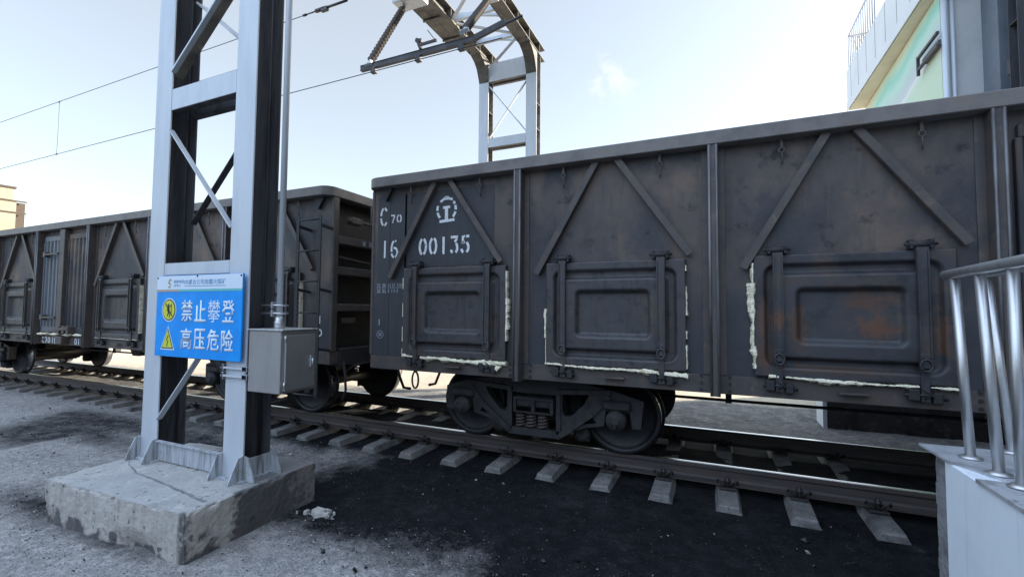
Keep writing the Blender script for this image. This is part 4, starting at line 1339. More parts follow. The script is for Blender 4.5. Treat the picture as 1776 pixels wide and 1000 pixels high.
for k in range(8):
    bar(bm, (-1.62, -2.0 + k * 0.75, ZG - 0.015), (-1.2, -2.0 + k * 0.75, ZG - 0.015), 0.04, 0.028)
for q in range(5):
    tube(bm, [(-1.56 + q * 0.045, -2.3 + i * 0.6, ZG + 0.045 + 0.01 * math.sin(i * 1.7 + q)) for i in range(10)], 0.018, 6)
finish("cable_tray", bm, M_GANTRY_DIRT_SHADE, ga)

# plinth of the near leg
def plinth():
    bm = NB()
    o0 = Vector((0.40, -3.085, 0)); ang = R(2.4)
    ex = Vector((math.cos(ang), math.sin(ang), 0)); ey = Vector((-math.sin(ang), math.cos(ang), 0))
    Wd, D = 1.79, 1.22
    z0, z1 = GZ - 0.1, PLZ
    nx, ny, nz2 = 110, 76, 22
    grid = {}
    def P(u, v, w):
        p = o0 - ex * (Wd * (1 - u)) + ey * (D * v)
        z = z0 + (z1 - z0) * w
        n1 = noise.noise((p.x * 2.2, p.y * 2.2, z * 2.2)) * 0.011 + noise.noise((p.x * 8, p.y * 8, z * 8)) * 0.006 + noise.noise((p.x * 26, p.y * 26, z * 26)) * 0.0035
        q = Vector((p.x, p.y, z))
        cen = o0 - ex * Wd / 2 + ey * D / 2
        # rounded, chipped edges
        ed = sorted([min(u, 1 - u) * Wd, min(v, 1 - v) * D, (1 - w) * (z1 - z0)])
        e2 = ed[1]
        if e2 < 0.03:
            n2 = max(0, noise.noise((p.x * 7 + 7, p.y * 7, z * 7)) + 0.5 * noise.noise((p.x * 21, p.y * 21 + 3, z * 21)) - 0.08)
            pull = (0.03 - e2) * (0.05 + 2.1 * n2)
            dirc = Vector((cen.x - q.x, cen.y - q.y, 0)).normalized()
            q += dirc * pull * 0.7
            if w > 0.8: q.z -= pull * 0.6
        # undercut, broken lower edge on the front face
        if v < 0.001 and z < -0.10:
            f = ss(-0.10, -0.26, z) if False else max(0, min(1, (-0.12 - z) / 0.14))
            n3 = max(0, noise.noise((p.x * 3.4, 2.2, z * 2)) + 0.12)
            q += ey * (0.07 * f * n3)
        q += Vector((cen.x - q.x, cen.y - q.y, 0)).normalized() * n1
        if w > 0.99: q.z += n1 * 0.5
        return q
    def vert(i, j, k):
        key = (i, j, k)
        if key not in grid: grid[key] = bm.verts.new(P(i / nx, j / ny, k / nz2))
        return grid[key]
    for i in range(nx):
        for j in range(ny):
            f = bm.faces.new((vert(i, j, nz2), vert(i + 1, j, nz2), vert(i + 1, j + 1, nz2), vert(i, j + 1, nz2))); f.material_index = 0
    for k in range(nz2):
        for i in range(nx):
            f = bm.faces.new((vert(i, 0, k), vert(i + 1, 0, k), vert(i + 1, 0, k + 1), vert(i, 0, k + 1))); f.material_index = 1
            f = bm.faces.new((vert(i, ny, k), vert(i + 1, ny, k), vert(i + 1, ny, k + 1), vert(i, ny, k + 1))); f.material_index = 2
        for j in range(ny):
            f = bm.faces.new((vert(nx, j, k), vert(nx, j + 1, k), vert(nx, j + 1, k + 1), vert(nx, j, k + 1)))
            f.material_index = 1 if j / ny < 0.36 + 0.06 * noise.noise((k * 0.7, j * 0.3, 0)) and j > 2 else 2
            f = bm.faces.new((vert(0, j, k), vert(0, j + 1, k), vert(0, j + 1, k + 1), vert(0, j, k + 1))); f.material_index = 1
    o = finish("concrete_plinth", bm, [M_CONC, M_CONC_SIDE, M_CONC_SIDE])
    for mm_ in (M_CONC, M_CONC_SIDE):
        stain_and_shade(mm_)
    tag(o, "chipped grey concrete plinth under the near gantry leg, coal-stained on its right side", "plinth")
    bm = NB()
    pts = [(-1.30, -2.60), (-1.15, -2.66), (-0.855, -2.752), (-0.6, -2.77), (-0.306, -2.805), (0.0, -2.845), (0.33, -2.89)]
    fine = []
    for a, b in zip(pts, pts[1:]):
        for k in range(12):
            t = k / 12
            x, y = a[0] + (b[0] - a[0]) * t, a[1] + (b[1] - a[1]) * t
            fine.append((x, y + 0.012 * noise.noise((x * 9, 1.1, 0))))
    L = []
    for k, (x, y) in enumerate(fine):
        w = 0.004 + 0.016 * (x + 1.3) / 1.63 * (0.7 + 0.6 * noise.noise((x * 7, 4.2, 0)))
        zz = PLZ + (noise.noise((x * 2.2, y * 2.2, PLZ * 2.2)) * 0.011 + noise.noise((x * 8, y * 8, PLZ * 8)) * 0.006) * 0.5 + 0.003
        L.append([bm.verts.new((x, y - w, zz)), bm.verts.new((x, y + w, zz)), bm.verts.new((x, y + w, zz - 0.01)), bm.verts.new((x, y - w, zz - 0.01))])
    for a, b in zip(L, L[1:]):
        for k in range(4): bm.faces.new((a[k], a[(k + 1) % 4], b[(k + 1) % 4], b[k]))
    finish("filled_crack", bm, M_RENDER, o)

def stain_and_shade(m):
    """coal packed on the right flank, and dark colour painted for shaded hollows along the foot: shapes fixed to the block itself"""
    t = m.node_tree; b = t.nodes['Principled BSDF']
    src = b.inputs['Base Color'].links[0].from_socket
    geo = t.nodes.new("ShaderNodeNewGeometry")
    sp = t.nodes.new("ShaderNodeSeparateXYZ"); t.links.new(geo.outputs['Position'], sp.inputs[0])
    def noi(sc, det=7):
        n = t.nodes.new("ShaderNodeTexNoise"); n.inputs['Scale'].default_value = sc; n.inputs['Detail'].default_value = det
        t.links.new(geo.outputs['Position'], n.inputs['Vector']); return n.outputs[0]
    def mth(op, a, bb, c=None):
        n = t.nodes.new("ShaderNodeMath"); n.operation = op
        for k, v in enumerate((a, bb, c)):
            if v is None: continue
            if isinstance(v, (int, float)): n.inputs[k].default_value = v
            else: t.links.new(v, n.inputs[k])
        return n.outputs[0]
    def rng(src_, a, bb):
        n = t.nodes.new("ShaderNodeMapRange"); n.inputs[1].default_value = a; n.inputs[2].default_value = bb
        t.links.new(src_, n.inputs[0]); return n.outputs[0]
    nn = mth('ADD', mth('SUBTRACT', noi(4, 9), 0.5), mth('MULTIPLY', mth('SUBTRACT', noi(24, 8), 0.5), 0.9))
    # right flank: x above 0.28; behind y = -2.7 and a strip at the very corner
    xr = rng(mth('MULTIPLY_ADD', nn, 0.05, sp.outputs['X']), 0.325, 0.36)
    yb = rng(mth('MULTIPLY_ADD', nn, 0.22, sp.outputs['Y']), -2.72, -2.66)
    yc = rng(mth('MULTIPLY_ADD', nn, 0.22, sp.outputs['Y']), -3.0, -3.06)
    f1 = mth('MULTIPLY', xr, mth('MAXIMUM', yb, yc))
    # darkness painted for hollows along the foot, higher towards the left
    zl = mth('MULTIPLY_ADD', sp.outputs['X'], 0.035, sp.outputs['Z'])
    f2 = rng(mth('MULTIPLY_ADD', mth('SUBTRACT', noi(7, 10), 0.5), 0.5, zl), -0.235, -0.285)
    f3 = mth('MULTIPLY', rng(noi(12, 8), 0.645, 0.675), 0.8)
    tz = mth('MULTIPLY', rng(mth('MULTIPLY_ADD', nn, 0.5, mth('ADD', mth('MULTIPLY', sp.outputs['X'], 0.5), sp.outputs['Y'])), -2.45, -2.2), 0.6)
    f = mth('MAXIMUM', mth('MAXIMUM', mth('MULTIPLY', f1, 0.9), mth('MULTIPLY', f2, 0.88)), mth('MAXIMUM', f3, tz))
    x = t.nodes.new("ShaderNodeMix"); x.data_type = 'RGBA'
    t.links.new(f, x.inputs[0]); t.links.new(src, x.inputs[6]); x.inputs[7].default_value = (0.065, 0.063, 0.065, 1)
    t.links.new(x.outputs[2], b.inputs['Base Color'])
plinth()

# ---------------------------------------------------------------- sign on the near leg
def text_bm(body, x0, x1, z0, z1, y, th=0.003, bold=0.0):
    cu = bpy.data.curves.new("t", 'FONT')
    cu.body = body; cu.size = 1; cu.offset = bold
    cu.resolution_u = 3
    o = bpy.data.objects.new("t", cu); COL.objects.link(o)
    bpy.context.view_layer.update()
    dg = bpy.context.evaluated_depsgraph_get()
    me = bpy.data.meshes.new_from_object(o.evaluated_get(dg))
    bpy.data.objects.remove(o); bpy.data.curves.remove(cu)
    b = bmesh.new(); b.from_mesh(me); bpy.data.meshes.remove(me)
    xs = [v.co.x for v in b.verts]; ys = [v.co.y for v in b.verts]
    if not xs: return b
    a0, a1, b0, b1 = min(xs), max(xs), min(ys), max(ys)
    for v in b.verts:
        v.co = ((v.co.x - a0) / (a1 - a0) * (x1 - x0) + x0, y, (v.co.y - b0) / (b1 - b0) * (z1 - z0) + z0)
    g = bmesh.ops.extrude_face_region(b, geom=list(b.faces))
    for e in g['geom']:
        if isinstance(e, bmesh.types.BMVert): e.co.y -= th
    return b

def bm_join(a, b):
    me = bpy.data.meshes.new("tmp"); b.to_mesh(me); b.free(); a.from_mesh(me); bpy.data.meshes.remove(me)

sg = empty("warning_sign", "blue warning sign with white Chinese lettering bolted to the gantry leg", "sign", (-1.095, -2.505, 1.09))
SW, SH = 1.243, 0.768
SY = -0.02
bm = NB(); box(bm, 0, SW, SY, SY + 0.018, 0, SH, 0.003)
finish("board", bm, M_BLUE, sg)
bm = NB(); box(bm, 0.002, SW - 0.002, SY - 0.0022, SY - 0.0005, SH * 0.828, SH - 0.003)
finish("header", bm, M_SIGNW, sg)
bm = NB(); box(bm, 0.002, SW * 0.28, SY - 0.0026, SY - 0.0005, SH * 0.80, SH * 0.827); finish("stripe", bm, M_TAN, sg)
bm = NB(); box(bm, SW * 0.28, SW - 0.002, SY - 0.0026, SY - 0.0005, SH * 0.80, SH * 0.827); finish("stripe", bm, M_TEAL, sg)
def row(txt, fx0, fx1, fz0, fz1, gap=0.18, bold=0.016):
    n = len(txt); w = (fx1 - fx0) * SW / (n + (n - 1) * gap)
    b = NB()
    for i, ch in enumerate(txt):
        x = fx0 * SW + i * w * (1 + gap)
        bm_join(b, text_bm(ch, x, x + w, fz0 * SH, fz1 * SH, SY - 0.0005, 0.003, 0.0 if ch == '攀' else bold))
    return b
finish("main_lettering", row("禁止攀登", 0.325, 0.925, 0.435, 0.695), M_CHAR, sg)
finish("main_lettering", row("高压危险", 0.325, 0.925, 0.10, 0.355), M_CHAR, sg)
b = text_bm("内蒙古公司南露天煤矿", 0.35 * SW, 0.82 * SW, 0.885 * SH, 0.945 * SH, SY - 0.0023, 0.0012, 0.004)
bm_join(b, text_bm("国家电投", 0.215 * SW, 0.345 * SW, 0.905 * SH, 0.945 * SH, SY - 0.0023, 0.0012, 0.004))
bm_join(b, text_bm("SPIC", 0.215 * SW, 0.30 * SW, 0.862 * SH, 0.892 * SH, SY - 0.0023, 0.0012, 0.004))
box(b, 0.35 * SW, 0.82 * SW, SY - 0.0035, SY - 0.0023, 0.862 * SH, 0.87 * SH)
finish("header_lettering", b, M_SIGNB, sg)
bm = NB()
cxs, czs = 0.165 * SW, 0.9 * SH
ribbon(bm, [(cxs + 0.022, czs + 0.036), (cxs - 0.002, czs + 0.034), (cxs - 0.02, czs + 0.01), (cxs + 0.012, czs - 0.006), (cxs + 0.006, czs - 0.03), (cxs - 0.022, czs - 0.034)], 0.02, SY - 0.0035, 0.0012)
finish("company_emblem", bm, M_LOGO, sg)
# round no-climbing pictogram and triangle
def disc(bm, cx, cz, r, y, th=0.0015):
    lathe(bm, [(r, y - th), (r, y)], 32, 'y', (cx, 0, cz))
c1 = (0.168 * SW, 0.575 * SH)
bm = NB(); disc(bm, *c1, 0.112, SY - 0.0005); finish("pictogram_border", bm, M_CHAR, sg)
bm = NB(); disc(bm, *c1, 0.101, SY - 0.0022); finish("pictogram_ring", bm, M_SIGNK, sg)
bm = NB(); disc(bm, *c1, 0.09, SY - 0.0039); finish("pictogram", bm, M_SIGNY, sg)
bm = NB()
yk = SY - 0.0065
cx1, cz1 = c1
disc(bm, cx1 - 0.005, cz1 + 0.045, 0.014, yk + 0.001)
for pts, w in (([(-0.055, 0.06), (0.06, -0.06)], 0.012), ([(-0.005, 0.03), (0.0, -0.02)], 0.028), ([(0, -0.02), (-0.02, -0.06)], 0.013), ([(0, -0.02), (0.02, -0.045), (0.012, -0.07)], 0.013), ([(0, 0.022), (0.035, 0.045)], 0.011), ([(0, 0.02), (-0.03, -0.005)], 0.011), ([(0.042, 0.06), (0.042, -0.05)], 0.008)):
    ribbon(bm, [(cx1 + p[0], cz1 + p[1]) for p in pts], w, yk)
finish("climbing_figure", bm, M_SIGNK, sg)
tx, tz0, tz1 = 0.165 * SW, 0.09 * SH, 0.365 * SH
def tri(bm, k, y):
    h = (tz1 - tz0); c = tz0 + h * 0.36
    prism(bm, [(tx - 0.1 * k, c - 0.36 * h * k), (tx + 0.1 * k, c - 0.36 * h * k), (tx, c + 0.64 * h * k)], y - 0.0015, y)
bm = NB(); tri(bm, 1.08, SY - 0.0005); finish("triangle_border", bm, M_CHAR, sg)
bm = NB(); tri(bm, 0.92, SY - 0.0022); finish("triangle_ring", bm, M_SIGNK, sg)
bm = NB(); tri(bm, 0.78, SY - 0.0039); finish("triangle", bm, M_SIGNY, sg)
bm = NB(); zc = tz0 + (tz1 - tz0) * 0.38
ribbon(bm, [(tx + 0.014, zc + 0.05), (tx - 0.012, zc + 0.005), (tx + 0.012, zc + 0.002), (tx - 0.004, zc - 0.05)], 0.012, yk)
finish("lightning_bolt", bm, M_SIGNK, sg)
bm = NB()
for fx, fz in ((0.012, 0.975), (0.985, 0.975), (0.5, 0.985)):
    lathe(bm, [(0.009, SY - 0.006), (0.009, SY - 0.0025)], 8, 'y', (fx * SW, 0, fz * SH))
finish("bolt", bm, M_UNDER, sg)

# ---------------------------------------------------------------- junction box, conduit
jb = empty("junction_box", "stainless steel switch cabinet clamped to the right column of the near gantry leg", "cabinet", (0.215, -2.5, 0.845))
BX, BY, BZ = 0.385, 0.36, 0.52
bm = NB(); box(bm, 0, BX, 0, BY, 0, BZ, 0.006); finish("body", bm, M_BOX, jb)
bm = NB(); box(bm, -0.012, BX + 0.03, -0.012, BY + 0.012, BZ + 0.0005, BZ + 0.014, 0.003); finish("lid", bm, M_STAIN, jb)
bm = NB(); box(bm, BX + 0.001, BX + 0.02, 0.035, BY - 0.015, 0.02, BZ - 0.035, 0.006)
dr = finish("door", bm, M_BOX, jb)
bm = NB(); box(bm, BX + 0.021, BX + 0.03, BY - 0.075, BY - 0.045, 0.2, 0.3, 0.003); tube(bm, [(BX + 0.04, BY - 0.06, 0.21), (BX + 0.04, BY - 0.06, 0.275)], 0.009, 8)
finish("handle", bm, M_STAIN, dr)
bm = NB()
for zz in (0.045, BZ - 0.09):
    tube(bm, [(BX + 0.022, 0.03, zz), (BX + 0.022, 0.03, zz + 0.05)], 0.008, 8)
finish("hinge", bm, M_STAIN, jb)
bm = NB()
for zz in (0.115, 0.185):
    bar(bm, (-0.34, -0.0, zz), (-0.02, -0.0, zz), 0.02, 0.018)
    box(bm, -0.065, -0.001, -0.01, 0.03, zz - 0.022, zz + 0.022, 0.003, 1)
    box(bm, -0.335, -0.31, -0.01, 0.02, zz - 0.03, zz + 0.03, 0.003, 1)
finish("clamp_bracket", bm, [M_GALV, M_BLACK], jb)
cp = empty("conduit_pipe", "thin galvanised conduit pipe rising from the top of the switch cabinet", "pipe", (0.345, -2.31, 1.38))
bm = NB(); tube(bm, [(0, 0, 0.03), (0, 0, 6.2)], 0.027, 14); finish("pipe", bm, M_GALV, cp)
bm = NB(); lathe(bm, [(0.045, 0.0), (0.045, 0.05), (0.036, 0.07), (0.036, 0.1)], 14, 'z'); finish("gland", bm, M_STAIN, cp)
bm = NB()
for zz in (0.13, 0.2):
    tube(bm, [(-0.19, -0.03, zz), (0.05, -0.04, zz), (0.06, 0.035, zz), (-0.18, 0.035, zz)], 0.009, 8)
    box(bm, -0.05, -0.03, -0.055, 0.05, zz - 0.03, zz + 0.03, 0.003)
finish("pipe_clamp", bm, M_STAIN, cp)

# ---------------------------------------------------------------- overhead line
OY = 0.75
def wire(z, nm, lab, xe, fit):
    bm = NB()
    pts = [(-150 + i * (150 + xe) / 50, OY, z) for i in range(51)]
    tube(bm, pts, 0.0075, 6)
    if fit:     # dead-end clamps, rod insulator and turnbuckle up to the girder
        for (a, b, r) in ((-3.06, -2.98, 0.022), (-2.98, -2.74, 0.012), (-2.74, -2.52, 0.035), (-2.52, -2.0, 0.022)):
            tube(bm, [(a, OY, z), (b, OY, z)], r, 8)
        tube(bm, [(-2.0, OY, z), (-1.36, OY, 7.50)], 0.014, 8)
        box(bm, -2.6, -2.45, OY - 0.03, OY + 0.03, z - 0.06, z + 0.02, 0.006)
    tag(finish(nm, bm, M_WIRE), lab, "wire", "wires of the overhead line")
wire(5.572, "contact_wire", "lower overhead wire ending under the insulated bar of the gantry", 1.05, False)
wire(6.99, "messenger_wire", "upper overhead wire with end fittings, running above the lower one to the gantry", -2.0, True)
for x, lab in ((-11.98, "thin vertical dropper wire left of the gantry, over the far wagon"), (-4.84, "thin vertical dropper wire seen between the columns of the near gantry leg")):
    bm = NB()
    tube(bm, [(x, OY, 6.98), (x + 0.01, OY, 6.3), (x, OY, 5.575)], 0.0045, 5)
    for zz in (6.98, 5.575): box(bm, x - 0.03, x + 0.03, OY - 0.012, OY + 0.012, zz - 0.02, zz + 0.02, 0.004)
    tag(finish("dropper", bm, M_WIRE), lab, "dropper", "droppers of the overhead line")
lb = empty("line_bar", "dark steel channel bar along the wire, hung from two ribbed insulators", "bar", (-0.4, OY, 5.66))
bm = NB()
bar(bm, (-1.25, 0, 0.02), (1.0, 0, 0.02), 0.012, 0.085)
for zz in (-0.02, 0.062): bar(bm, (-1.25, 0.02, zz), (1.0, 0.02, zz), 0.07, 0.009)
bar(bm, (0.98, 0, 0.02), (1.5, 0.0, 0.14), 0.05, 0.085)
tube(bm, [(0.9, 0.05, 0.05), (1.3, 0.06, 0.12), (1.75, 0.05, 0.2)], 0.02, 8)
finish("channel", bm, M_DARKSTEEL, lb)
for x in (-0.96, -0.05, 0.75):
    bm = NB(); box(bm, x - 0.05, x + 0.05, -0.035, 0.045, -0.12, -0.0255, 0.006); finish("wire_clamp", bm, M_DARKSTEEL, lb)
bm = NB()
bar(bm, (0.0, 0, 0.07), (-0.08, 0, 0.26), 0.06, 0.04); bar(bm, (-0.1, 0, 0.24), (0.02, 0, 0.21), 0.05, 0.05)
bar(bm, (0.0, 0, 0.15), (0.3, 0, 0.155), 0.03, 0.04); bar(bm, (0.27, 0, 0.16), (0.12, 0, 0.36), 0.012, 0.012)
finish("bracket", bm, M_DARKSTEEL, lb)
def insulator(p, q, lab):
    p, q = Vector(p), Vector(q)
    d = (q - p); L = d.length
    root = empty("insulator", lab, "insulator", p, 0, "ribbed insulators over the track")
    quat = Vector((0, 0, 1)).rotation_difference(d.normalized())
    root.rotation_mode = 'QUATERNION'; root.rotation_quaternion = quat
    bm = NB()
    prof = [(0.03, 0.1)]
    n = int((L - 0.2) / 0.05)
    for i in range(n):
        z = 0.12 + i * 0.05
        rr_ = 0.045 if i % 2 else 0.068
        prof += [(0.026, z), (rr_, z + 0.006), (rr_, z + 0.009), (0.026, z + 0.02)]
    prof.append((0.03, L - 0.06))
    lathe(bm, prof, 14, 'z'); finish("ribbed_core", bm, M_INSUL, root)
    bm = NB(); lathe(bm, [(0.034, -0.02), (0.034, 0.1)], 10, 'z'); box(bm, -0.08, 0.08, -0.03, 0.03, -0.03, 0.0)
    lathe(bm, [(0.034, L - 0.06), (0.034, L)], 10, 'z'); finish("end_fitting", bm, M_GALV, root)
insulator((-1.47, OY, 5.72), (-1.544, 1.782, 7.42), "left ribbed insulator slanting from the bar's outer end up to the left girder")
insulator((0.40, OY, 5.84), (0.05, 2.25, 7.42), "right ribbed insulator holding the bar under the right girder")
bm = NB()
box(bm, -1.72, -1.12, 1.62, 1.95, 7.42, ZG - 0.032, 0.005)
finish("insulator_bracket", bm, M_GALV, ga)
bm = NB(); box(bm, -0.08, 0.18, 2.1, 2.4, 7.42, ZG - 0.001, 0.005)
finish("insulator_bracket", bm, M_GALV, ga)

# ---------------------------------------------------------------- white platform and railing at right
pf = empty("white_platform", "white painted concrete stair platform with worn steel top plate at the right edge", "platform", (5.0, -1.95, GZ))
PT = 0.785 - GZ
bm = NB()
box(bm, 0.0, 3.2, -6.0, 0.0, -0.1, PT - 0.012, 0.008)
finish("wall", bm, M_WPAINT, pf)
bm = NB()
nz3 = 18
for k in range(nz3):
    z0_, z1_ = PT * k / nz3 - 0.05 * (k == 0), PT * (k + 1) / nz3 - (0.01 if k == nz3 - 1 else 0)
    o = 0.014 * noise.noise((k * 0.8, 3.3, 0))
    box(bm, 0.012 + o, 3.0, 0.001, 0.15 + 1.5 * o, z0_, z1_)
finish("rough_end", bm, M_RENDER, pf)
bm = NB()
t0, t1 = PT - 0.0115, PT - 0.0
v = [(-0.02, 0.28), (0.55, 0.30), (0.55, -0.33), (0.12, -0.33), (-0.012, -0.06)]
A = [bm.verts.new((p[0], p[1], t0)) for p in v]; B = [bm.verts.new((p[0], p[1], t1)) for p in v]
for k in range(5): bm.faces.new((A[k], A[(k + 1) % 5], B[(k + 1) % 5], B[k]))
bm.faces.new(A[::-1]); bm.faces.new(B)
finish("top_plate", bm, M_PLATE, pf)
bm = NB()
box(bm, -0.008, 3.2, -3.5, -0.345, PT - 0.02, PT - 0.002)
box(bm, 0.58, 3.2, -0.34, 0.3, PT - 0.02, PT - 0.002)
finish("top_plate", bm, M_PLATE, pf)
rl = empty("handrail", "polished stainless handrail with round posts on the white platform", "railing", (5.12, -1.92, 0.787))
def post(x, y, lean, h=0.985, lx=0.0):
    bm = NB()
    tube(bm, [(x, y, 0.0), (x + lx, y + lean, h)], 0.0225, 16)
    lathe(bm, [(0.05, 0.0), (0.05, 0.006), (0.035, 0.014), (0.026, 0.016)], 16, 'z', (x, y, 0))
    finish("post", bm, M_STAIN, rl)
for (x, y, l_) in ((0, 0, 0.105), (0, -0.27, 0.105), (0, -0.45, 0.0), (0, -0.85, 0.03), (0, -1.2, 0.02)): post(x, y, l_)
post(0.26, 0.22, 0.19, 1.0)
post(0.26, -0.6, 0.1, 1.0)
post(0.26, -1.3, 0.1, 1.0)
bm = NB(); tube(bm, [(-0.005, 0.185, 0.985), (-0.005, 0.2, 0.99), (-0.01, -0.2, 0.995), (-0.01, -3.0, 1.03)][1:], 0.028, 16); finish("top_rail", bm, M_RAILBAR, rl)
bm = NB(); tube(bm, [(0.26, 0.5, 1.01), (0.26, -3.0, 1.03)], 0.026, 16); finish("top_rail", bm, M_RAILBAR, rl)

# ---------------------------------------------------------------- building behind the wagon at right
bd = empty("station_building", "pale building with overhanging parapet and green painted wall behind the right wagon", "building", (7.33, 4.3, GZ))
LZ = -GZ
bm = NB()
for za, zb_ in ((0, 6.62 + LZ),):
    A = [(-0.14, -0.4), (24, -0.4), (24, 4.2), (0.02, 4.2)]
    quadbox(bm, [(x, y, za) for x, y in A] + [(x, y, zb_) for x, y in A])
finish("wall", bm, M_WALLGREY, bd)
# mural: diagonal bands of green, cream and lilac on a flat painted board
mm = bpy.data.materials.new("green_painted_wall")
mm.use_nodes = True
t = mm.node_tree; b = t.nodes['Principled BSDF']; b.inputs['Roughness'].default_value = 0.6
geo = t.nodes.new("ShaderNodeNewGeometry")
vd = t.nodes.new("ShaderNodeVectorMath"); vd.operation = 'DOT_PRODUCT'
vd.inputs[1].default_value = (0, 0.06, 1.0)
t.links.new(geo.outputs['Position'], vd.inputs[0])
n = t.nodes.new("ShaderNodeTexNoise"); n.inputs['Scale'].default_value = 0.8; n.inputs['Detail'].default_value = 2
t.links.new(geo.outputs['Position'], n.inputs['Vector'])
ad = t.nodes.new("ShaderNodeMath"); ad.operation = 'MULTIPLY_ADD'; ad.inputs[1].default_value = 0.45
t.links.new(n.outputs[0], ad.inputs[0]); t.links.new(vd.outputs['Value'], ad.inputs[2])
mr = t.nodes.new("ShaderNodeMapRange"); mr.inputs[1].default_value = 5.45; mr.inputs[2].default_value = 7.35
t.links.new(ad.outputs[0], mr.inputs[0])
cr = t.nodes.new("ShaderNodeValToRGB")
els = [(0.0, (0.5, 0.66, 0.52)), (0.34, (0.5, 0.66, 0.55)), (0.40, (0.64, 0.7, 0.76)), (0.44, (0.5, 0.56, 0.62)), (0.54, (0.44, 0.58, 0.6)), (0.66, (0.44, 0.68, 0.62)), (0.76, (0.27, 0.62, 0.56)), (0.84, (0.48, 0.7, 0.6)), (0.91, (0.62, 0.68, 0.54)), (1.0, (0.68, 0.68, 0.56))]
while len(cr.color_ramp.elements) < len(els): cr.color_ramp.elements.new(0.5)
for e, (p, c) in zip(cr.color_ramp.elements, els): e.position = p; e.color = (*c, 1)
t.links.new(mr.outputs[0], cr.inputs[0]); t.links.new(cr.outputs[0], b.inputs['Base Color'])
bm = NB()
A = [(-0.17, -0.38), (-0.143, -0.38), (0.017, 4.18), (-0.01, 4.18)]
quadbox(bm, [(x, y, 1.0) for x, y in A] + [(x, y, 6.6 + LZ) for x, y in A])
finish("mural", bm, mm, bd)
bm = NB(); box(bm, -0.33, 24, -0.6, 4.25, 6.63 + LZ, 6.69 + LZ); finish("soffit", bm, M_SOFFIT, bd)
bm = NB()
box(bm, -0.345, -0.27, -0.6, 4.32, 6.695 + LZ, 7.66 + LZ)
box(bm, -0.27, 24, 4.25, 4.32, 6.695 + LZ, 7.66 + LZ)
box(bm, -0.36, -0.345, -0.6, 4.33, 6.64 + LZ, 6.84 + LZ)
box(bm, -0.25, 24, -0.6, 4.24, 6.695 + LZ, 6.8 + LZ)
finish("parapet", bm, M_PARAPET, bd)
bm = NB()
for k in range(7):
    yy = 0.2 + k * 0.62
    box(bm, -0.3475, -0.3455, yy, yy + 0.012, 6.86 + LZ, 7.655 + LZ)
finish("panel_joint", bm, M_DARKSTEEL, bd)
bm = NB()
yy = 0.4
for k in range(14):
    y = 2.2 + k * 0.16
    if y < 4.25: tube(bm, [(-0.3, y, 7.66 + LZ), (-0.3, y, 8.55 + LZ)], 0.011, 6)
for k in range(4): tube(bm, [(-0.3 + k * 0.3, 4.27, 7.66 + LZ), (-0.3 + k * 0.09, 4.27, 8.55 + LZ)], 0.011, 6)
for zz in (8.55,):
    tube(bm, [(-0.3, 1.0, zz + LZ), (-0.3, 4.27, zz + LZ), (6, 4.27, zz + LZ)], 0.02, 6)
finish("terrace_railing", bm, M_WALLGREY, bd)
bm = NB()
tube(bm, [(-0.15, -0.46, 0.2), (-0.15, -0.46, 6.6 + LZ)], 0.04, 12)
tube(bm, [(-0.05, -0.44, 0.2), (-0.05, -0.44, 6.6 + LZ)], 0.025, 12)
finish("drain_pipe", bm, M_GALV, bd)
bm = NB()
for zz in (5.72, 5.92):
    bar(bm, (-0.24, -0.48, zz + LZ), (-0.22, 0.35, zz + LZ), 0.04, 0.04)
bar(bm, (-0.22, 0.35, 5.62 + LZ), (-0.22, 0.35, 5.95 + LZ), 0.04, 0.04)
bar(bm, (-0.19, -0.44, 5.78 + LZ), (-0.18, 0.2, 5.78 + LZ), 0.07, 0.08)
finish("pipe_bracket", bm, M_DARKSTEEL, bd)
bm = NB(); box(bm, 0.3, 1.2, -0.82, -0.402, 0, 9 + LZ, 0.01); finish("pilaster", bm, M_PIER, bd)
bm = NB(); box(bm, 1.7, 24, 0.1, 4.1, 6.7 + LZ, 13.6 + LZ); finish("shading_storey", bm, M_WALLGREY, bd)  # unseen storey, placed and sized to shade the near gantry leg
# white low foundation block at its foot
fb = empty("foundation_block", "low wall with a white painted end seen beneath the right wagon", "wall", (5.45, 3.73, GZ))
bm = NB(); box(bm, 0.06, 9, 0.0, 0.5, -0.05, 1.05); finish("wall", bm, M_CONC_DARK, fb)  # front wall in near-black concrete, apart from the white end
bm = NB(); box(bm, 0, 0.06, -0.0, 0.52, -0.05, 1.06, 0.004); finish("painted_end", bm, M_WPAINT, fb)
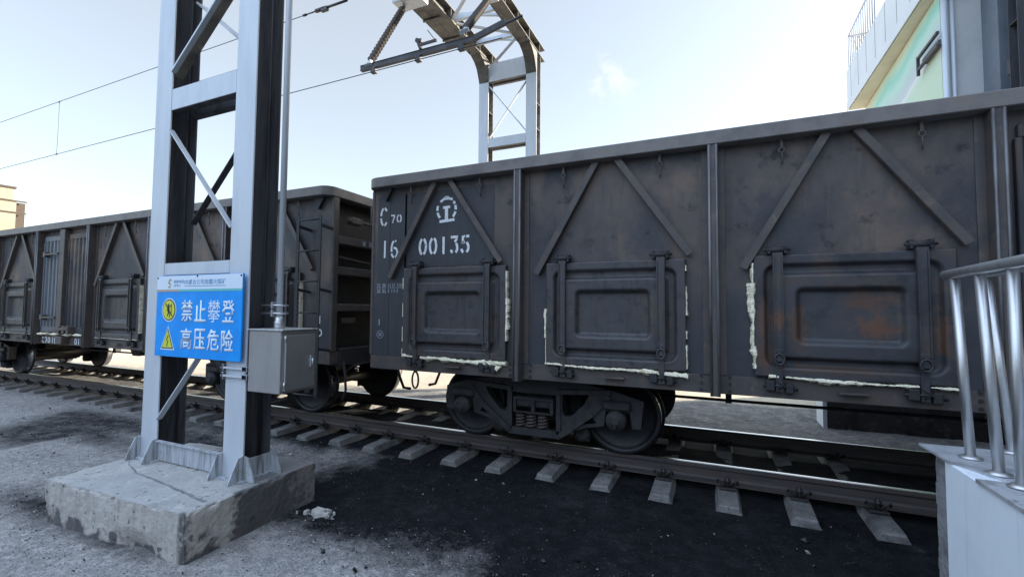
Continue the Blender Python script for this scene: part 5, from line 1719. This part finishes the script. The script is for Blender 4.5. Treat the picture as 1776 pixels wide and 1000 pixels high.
# ---------------------------------------------------------------- dark steel columns at right, with an unseen mass added as shade-caster
lh = empty("trestle_shade_house", "dark steel columns at the far right with an added unseen mass shading the track", "building", (9.0, 0.75, GZ))
bm = NB(); box(bm, 0, 14, -6.5, 1.75, 4.6, 13); finish("wall", bm, M_DARKSTEEL, lh)  # unseen mass added to block sky and sun
bm = NB(); box(bm, 0, 14, -6.5, -3.0, 0, 4.59); finish("lower_shade_wall", bm, M_DARKSTEEL, lh)
bm = NB(); box(bm, 0.3, 14, 2.2, 2.6, 0, 4.59); finish("lower_shade_wall", bm, M_DARKSTEEL, lh)
for (x, y) in ((-1.42, 2.15), (-1.14, 1.85), (-0.72, 1.85), (1.58, 1.95)):
    bm = NB(); hcol(bm, x, x + 0.22, y, y + 0.22, 0, 11); finish("column", bm, [M_DARKSTEEL, M_DARKSTEEL], lh)
for zz in (5.2, 8.0, 10.9):
    bm = NB(); bar(bm, (-1.42, 2.4, zz), (1.78, 2.4, zz), 0.06, 0.2); finish("cross_beam", bm, M_DARKSTEEL, lh)

# ---------------------------------------------------------------- far building at left
fbd = empty("far_building", "cream sunlit industrial building beyond the far wagon at the left edge", "building", (-40.0, 9.75, GZ), R(-6))
bm = NB(); box(bm, -14, 0, -9, -0.45, 0, 9.1); finish("wall", bm, M_CREAM, fbd)
bm = NB(); box(bm, -14, 0.02, -9, -0.6, 9.11, 9.9); finish("parapet", bm, M_CREAM, fbd)
bm = NB(); box(bm, -12, -0.3, -0.45, 0.05, 0, 9.0); finish("end_wall", bm, M_BROWN_SHADE_W, fbd)
bm = NB()
for zz in (8.2, 9.0): box(bm, 0.002, 0.06, -9, 0.05, zz, zz + 0.1)
box(bm, -14.05, 0.12, -9, -0.5, 9.9, 10.02)
finish("cornice", bm, M_BROWN_SHADE_W, fbd)

# ---------------------------------------------------------------- scraps on the ground
def scrap(x, y, seed, lab):
    rnd = random.Random(seed)
    bm = NB()
    for k in range(46):
        a = rnd.random() * 6.28; q = abs(rnd.gauss(0, 0.5))
        px, py = x + q * 0.17 * math.cos(a) + q * 0.05 * math.sin(a), y + q * 0.11 * math.sin(a)
        r = rnd.uniform(0.012, 0.045) * (1.3 - min(1, q))
        n = rnd.randint(5, 8)
        top = [bm.verts.new((px + r * rnd.uniform(0.6, 1.3) * math.cos(j / n * 6.283), py + r * rnd.uniform(0.5, 1.1) * math.sin(j / n * 6.283), GZ + 0.016 + rnd.uniform(0, 0.018))) for j in range(n)]
        bot = [bm.verts.new((v.co.x * 1.0 + (v.co.x - px) * 0.25, v.co.y + (v.co.y - py) * 0.25, GZ - 0.012)) for v in top]
        for j in range(n): bm.faces.new((top[j], top[(j + 1) % n], bot[(j + 1) % n], bot[j]))
        bm.faces.new(top[::-1])
    tag(finish("plaster_rubble", bm, M_PAPER), lab, "rubble")
scrap(0.62, -2.06, 3, "flat pale patch of crumbled plaster on coal beside the plinth")
